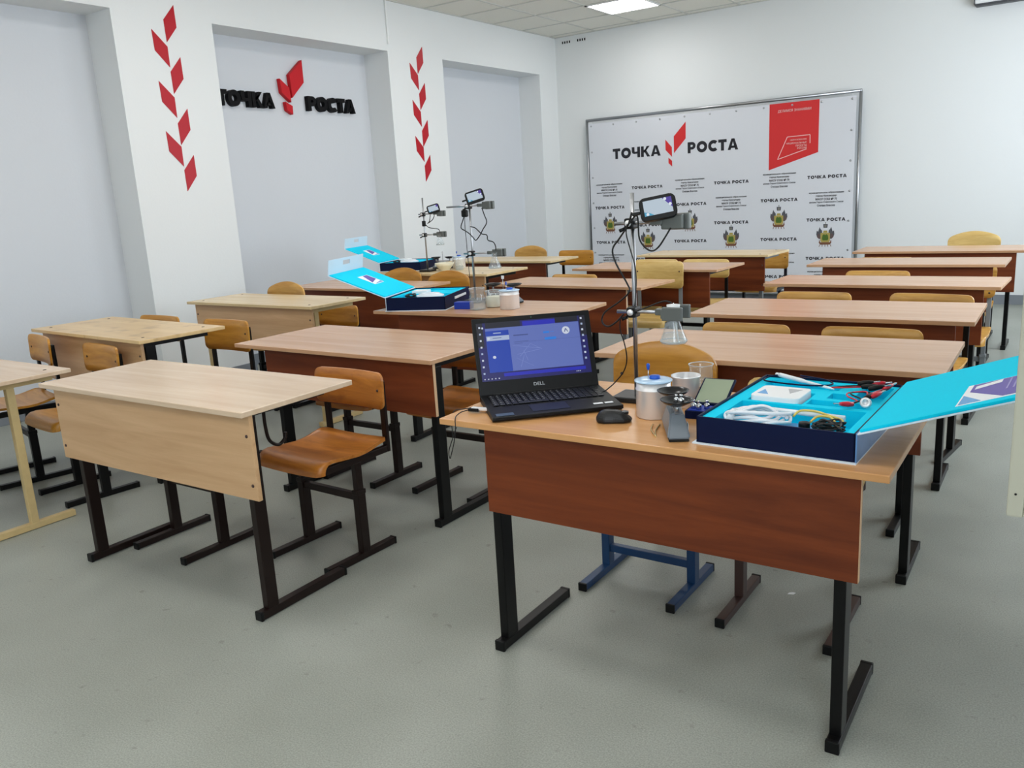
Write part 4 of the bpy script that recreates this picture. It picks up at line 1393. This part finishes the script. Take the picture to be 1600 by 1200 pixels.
balance(-.820, 1.880, .738, R(119), .185, .056, .062, .048, .039, 'grey lever balance with two black pans left of the largest blue kit box', .090, False)
for k, (wx, wy, wr, wh) in enumerate(((-.807, 1.857, .006, .020), (-.790, 1.847, .0075, .024))):
    o = MB().lathe([(0, 0), (wr, 0), (wr, wh * .55), (wr * .4, wh * .65), (wr * .4, wh * .75), (wr * .65, wh * .85), (wr * .5, wh), (0, wh)], 14).build('balance_weight', M_chrome)
    o.location = (wx, wy, .738 + .0845)
    tag(o, ('smaller' if k == 0 else 'larger') + ' chrome weight standing on the nearer black balance pan', 'weight', 'chrome balance weights')
wc = thing('weight_case', 'small open navy case with pale green felt in its lid, left of the kit box', 'case', (-.806, 2.045, .738), R(4))
MB().box(-.045, .045, -.035, .035, 0, .022, .002).build('tray', M_navy, wc)
MB().box(-.04, .04, -.03, .03, .0215, .023).build('felt', M_bluebox, wc)
MW = Matrix.Translation((0, .036, .020)) @ Matrix.Rotation(R(24), 4, 'X')
wl = MB().box(-.045, .045, 0, .115, 0, .008, .002, MW).build('lid', M_navy, wc)
MB().box(-.040, .040, .005, .110, .0075, .009, 0, MW).build('lid_lining', mat('green_felt', (150, 162, 138), .95), wl)
for k, (wx, wy, lab) in enumerate(((-.835, 2.035, 'left'), (-.818, 2.03, 'middle'), (-.80, 2.042, 'right'))):
    o = MB().lathe([(0, 0), (.0075, 0), (.0075, .013), (.003, .015), (.003, .018), (.005, .020), (.004, .024), (0, .024)], 14).build('balance_weight', M_chrome)
    o.location = (wx, wy, .738 + .023)
    tag(o, '%s one of three chrome weights in the small navy case' % lab, 'weight', 'chrome balance weights')
tw = MB()
tw.tube([(-.898, 1.915, .7405), (-.878, 1.862, .7415), (-.845, 1.818, .7405)], .002)
tw.tube([(-.880, 1.918, .7405), (-.866, 1.862, .7415), (-.845, 1.818, .7405)], .002)
tag(tw.build('tweezers', mat('brass', (226, 200, 140), .25, .8)), 'thin brass tweezers lying near the front edge of the foreground desk', 'tweezers')

# ------------------------------------------------------------------ laboratory stands
def screen_tablet(loc, rz, tilt, roll, w, h, label):
    t = thing('data_logger', label, 'tablet', loc, 0, 'small tablets on stand clamps')
    t.rotation_euler = (Matrix.Rotation(rz, 4, 'Z') @ Matrix.Rotation(tilt, 4, 'X') @ Matrix.Rotation(roll, 4, 'Y')).to_euler()
    pts = []
    rr = .016 if w > .08 else .012
    for (sx, sz, a0) in ((1, 1, 0), (-1, 1, 90), (-1, -1, 180), (1, -1, 270)):
        for k in range(5):
            an = R(a0 + k * 22.5)
            pts.append((sx * (w / 2 - rr) + rr * math.cos(an), sz * (h / 2 - rr) + rr * math.sin(an)))
    MB().prism(pts, -.009, .013, 'y', .003).build('body', M_black, t)
    s_ = MB()
    a, c = w / 2 - .011, h / 2 - .010
    s_.box(-a, a, -.0102, -.008, -c + .003, c)
    s_.prism([(a, c), (a, -c * .35), (a * .35, c)], -.0108, -.009, 'y', mi=1)
    s_.prism([(-a, -c + .003), (-a * .35, -c + .003), (-a * .62, -c * .55), (-a, -c * .35)], -.0108, -.009, 'y', mi=2)
    for (cx, cz) in ((a * .55, c * .82), (a * .86, c * .1), (-a * .78, -c * .68)):
        s_.prism([(cx + .004 * math.cos(k * PI / 5), cz + .004 * math.sin(k * PI / 5)) for k in range(10)], -.0114, -.009, 'y', mi=3)
    s_.build('screen', [emi('logger_screen', (196, 212, 226), .75), emi('logger_purple', (78, 52, 170), .7), emi('logger_cyan', (70, 168, 206), .75), emi('logger_white', (232, 240, 250), .8)], t)
    MB().box(-w / 2 - .022, -w / 2, -.004, .006, -.004, .004, .002, Matrix.Translation((0, 0, -.004))).build('plug', M_black, t)
    return t


def lab_stand(x, y, z, h, base, rz, arms, label):
    t = thing('laboratory_stand', label, 'stand', (x, y, z), rz, 'laboratory stands with clamps')
    bx0, bx1, by0, by1 = base
    MB().box(bx0, bx1, by0, by1, 0, .017, .004).build('base', M_castiron, t)
    MB().tube([(0, 0, .015), (0, 0, h)], .0062, 14, spline=False).build('rod', M_steel, t)
    for (za, xl, xr, jaw, jl) in arms:
        b_ = MB().box(-.014, .014, -.030, .010, za - .016, za + .014, .005).build('boss_head', M_black, t)
        MB().tube([(-.012, -.026, za - .014), (-.026, -.034, za - .020)], .005, 10, spline=False).build('screw_knob', M_black, b_)
        MB().lathe([(0, 0), (.009, 0), (.009, .004), (0, .005)], 14, Matrix.Translation((0, -.031, za)) @ Matrix.Rotation(R(90), 4, 'X')).build('thumb_screw', M_alu, b_)
        a_ = MB().tube([(xl, -.018, za), (xr - jl, -.018, za + .002)], .0052, 12, spline=False).build('clamp_arm', M_steel, t)
        c_ = MB()
        c_.box(xr - jl - .03, xr - jl + .004, -.028, -.008, za - .007, za + .011, .003)
        MBx = c_.build('clamp_wrist', M_greymetal, a_)
        c_ = MB()
        if jaw == 'ring':
            c_.box(xr - jl, xr, -.055, -.044, za - .018, za + .020, .003)
            c_.box(xr - jl, xr, .008, .019, za - .018, za + .020, .003)
            c_.box(xr - jl - .004, xr - jl + .006, -.055, .019, za - .012, za + .014, .003)
        else:
            c_.box(xr - jl, xr, -.026, -.008, za - .020, za + .020, .004)
            c_.box(xr - jl + .01, xr + .012, -.008, .012, za - .022, za + .022, .004)
        c_.build('clamp_jaw', M_greymetal, a_)
    return t


lab_stand(-1.053, 2.14, .738, .593, (-.060, .115, -.045, .055), R(3), [(.511, -.046, .155, 'block', .062), (.263, -.046, .160, 'ring', .058)], 'tall laboratory stand with two clamps behind the calorimeter can on the foreground desk')
screen_tablet((-.957, 2.10, 1.288), R(24), R(-16), R(-9), .098, .064, 'largest black tablet with a glowing white screen, clamped to the foreground stand')
flask(-.927, 2.122, .917, .037, .098, 'conical flask with clear liquid and white stopper clamped to the foreground stand')
o = MB().tube([(-.925, 2.118, 1.03), (-.915, 2.112, .97), (-.905, 2.106, .923)], .0018, 8).build('thermometer_probe', M_white)
tag(o, 'thin white probe dipping into the flask on the foreground stand', 'probe')


def cable(path, r, label, m=None):
    tag(MB().tube(path, r).build('cable', m or M_blackcab), label, 'cable')


cable([(-1.028, 2.085, 1.279), (-1.034, 2.09, 1.267), (-1.048, 2.10, 1.244), (-1.082, 2.115, 1.209), (-1.105, 2.115, 1.178), (-1.095, 2.115, 1.138), (-1.062, 2.115, 1.082), (-1.051, 2.105, 1.061), (-1.084, 2.115, 1.033), (-1.136, 2.115, .998), (-1.146, 2.115, .97), (-1.127, 2.115, .957), (-1.096, 2.11, .973), (-1.069, 2.10, .997)], .0026,
      'thick black cable winding down left of the foreground stand rod')
cable([(-1.049, 2.098, 1.247), (-1.056, 2.105, 1.221), (-1.047, 2.11, 1.177), (-1.037, 2.115, 1.133), (-1.034, 2.115, 1.088), (-1.035, 2.105, 1.02)], .0018, 'thin cable running straight down the foreground stand rod')
cable([(-1.04, 2.095, 1.25), (-1.022, 2.09, 1.268), (-1.014, 2.09, 1.268), (-1.014, 2.095, 1.25), (-1.014, 2.10, 1.208), (-.997, 2.10, 1.183), (-.976, 2.10, 1.174), (-.957, 2.10, 1.185), (-.938, 2.10, 1.21), (-.926, 2.11, 1.234)], .0024, 'black cable drooping in a loop below the largest tablet')
cable([(-1.03, 2.10, 1.006), (-.995, 2.10, 1.019), (-.962, 2.105, 1.032), (-.942, 2.11, 1.036), (-.930, 2.118, 1.030)], .002, 'short black cable arching into the stopper of the foreground flask')
cable([(-1.188, 2.09, .752), (-1.157, 2.125, .757), (-1.145, 2.15, .768), (-1.131, 2.16, .783), (-1.103, 2.16, .817), (-1.087, 2.15, .857), (-1.083, 2.13, .905), (-1.086, 2.11, .952), (-1.078, 2.10, .99)], .0018, 'thin cable from the laptop up to the lower clamp of the foreground stand')

# middle desk stand
lab_stand(-2.876, 3.80, .758, .618, (-.045, .065, -.07, .06), R(10), [(.539, -.135, .140, 'block', .05), (.277, -.045, .195, 'block', .06)], 'laboratory stand rising behind the glass jar on the middle desk')
screen_tablet((-2.808, 3.765, 1.347), R(34), R(-12), R(-15), .105, .068, 'middle sized tablet tilted on the stand of the middle desk')
flask(-2.714, 3.785, .950, .036, .088, 'empty conical flask clamped to the middle desk stand', .2, False)
cable([(-2.882, 3.77, 1.290), (-2.91, 3.785, 1.235), (-2.938, 3.79, 1.182), (-2.912, 3.79, 1.163), (-2.881, 3.785, 1.148), (-2.852, 3.785, 1.123), (-2.835, 3.785, 1.108), (-2.806, 3.785, 1.133), (-2.781, 3.785, 1.167), (-2.752, 3.785, 1.205), (-2.766, 3.785, 1.247), (-2.776, 3.78, 1.285)], .003, 'thick black cable hanging in a diamond loop on the middle desk stand')
cable([(-2.869, 3.785, 1.184), (-2.834, 3.785, 1.176), (-2.792, 3.785, 1.143), (-2.757, 3.785, 1.135), (-2.751, 3.785, 1.107), (-2.716, 3.785, 1.096), (-2.701, 3.785, 1.071), (-2.704, 3.785, 1.050)], .003, 'black cable stepping down to the lower clamp of the middle desk stand')
cable([(-2.892, 3.775, 1.29), (-2.905, 3.785, 1.20), (-2.906, 3.79, 1.10), (-2.903, 3.79, 1.0), (-2.90, 3.79, .90), (-2.895, 3.785, .79)], .0018, 'thin cable running straight down the middle desk stand rod')
o = MB().box(-.018, .018, -.012, .012, -.02, .02, .008).build('cable_winder', M_black)
o.location = (-2.893, 3.775, 1.258)
tag(o, 'black lump of wound cable under the upper clamp of the middle desk stand', 'cable')

# farthest stand
lab_stand(-4.315, 5.10, .789, .573, (-.05, .05, -.05, .05), R(8), [(.447, -.035, .185, 'block', .05), (.288, -.04, .18, 'block', .06)], 'farthest laboratory stand, in front of the farthest blue kit box')
screen_tablet((-4.187, 5.07, 1.275), R(38), R(-10), R(-14), .098, .064, 'smallest looking tablet on the farthest stand')
flask(-4.157, 5.085, .995, .032, .080, 'small clear flask clamped to the farthest stand', .2, False)
cable([(-4.222, 5.07, 1.232), (-4.234, 5.07, 1.183), (-4.256, 5.07, 1.165), (-4.206, 5.07, 1.190), (-4.186, 5.07, 1.216), (-4.184, 5.07, 1.230)], .003, 'black cable looping under the tablet of the farthest stand')
cable([(-4.290, 5.08, 1.162), (-4.258, 5.08, 1.135), (-4.200, 5.08, 1.125), (-4.157, 5.08, 1.117), (-4.148, 5.08, 1.092)], .003, 'black cable leading to the lower clamp of the farthest stand')
o = MB().box(-.014, .014, -.01, .01, -.022, .022, .006).build('cable_winder', M_black)
o.location = (-4.30, 5.078, 1.165)
tag(o, 'black lump of wound cable on the rod of the farthest stand', 'cable')

# ------------------------------------------------------------------ things on the middle desk
o = MB().box(-.047, .047, -.025, .025, 0, .038, .002).build('small_box', M_bluebox)
o.location = (-2.765, 3.545, .758); o.rotation_euler = (0, 0, R(12))
tag(o, 'small royal blue carton between the kit box and the glass jar on the middle desk', 'box')
beaker(-2.66, 3.53, .758, .043, .114, 'tall glass jar with a narrowed neck on the middle desk', .38, M_water, 1)
balance(-2.66, 3.775, .758, R(2), .20, .12, .058, .068, .046, 'lever balance with two black pans behind the glass jar on the middle desk', .102)
beaker(-2.632, 3.64, .758, .044, .088, 'glass beaker of white powder beside the metal can on the middle desk', .66, M_powder)
calorimeter(-2.50, 3.60, .758, .052, .105, 'aluminium calorimeter can with blue knob on the middle desk')

# ------------------------------------------------------------------ things on the farthest kit desk
t = thing('mortar_bowl', 'ivory bowl on the pale yellow desk next to the farthest stand', 'bowl', (-4.215, 5.19, .789))
MB().lathe([(0, 0), (.035, 0), (.04, .006), (.065, .035), (.078, .058), (.075, .060), (.06, .036), (.034, .010), (0, .008)], 32).build('bowl', M_mortar, t)
MB().lathe([(.033, -.0), (.04, 0), (.04, .004), (.033, .004), (.033, 0)], 24).build('foot_ring', M_mortar, t)
beaker(-4.08, 5.21, .789, .033, .10, 'clear glass beaker right of the ivory bowl on the pale yellow desk', .35)
calorimeter(-4.20, 5.36, .789, .052, .10, 'calorimeter can with blue stirrer behind the ivory bowl')
balance(-4.366, 5.36, .789, R(17), .17, .09, .05, .06, .04, 'black lever balance beside the farthest blue kit box', .085)

# ------------------------------------------------------------------ litter on the floor
o = MB().prism([(-.014, -.004), (.004, -.008), (.014, .0), (.008, .006), (-.006, .005)], 0, .0015, 'z').build('paper_scrap', M_white)
o.location = (-.72, 2.58, .0); o.rotation_euler = (0, 0, .6)
tag(o, 'white paper scrap on the floor under the foreground desk', 'paper scrap')
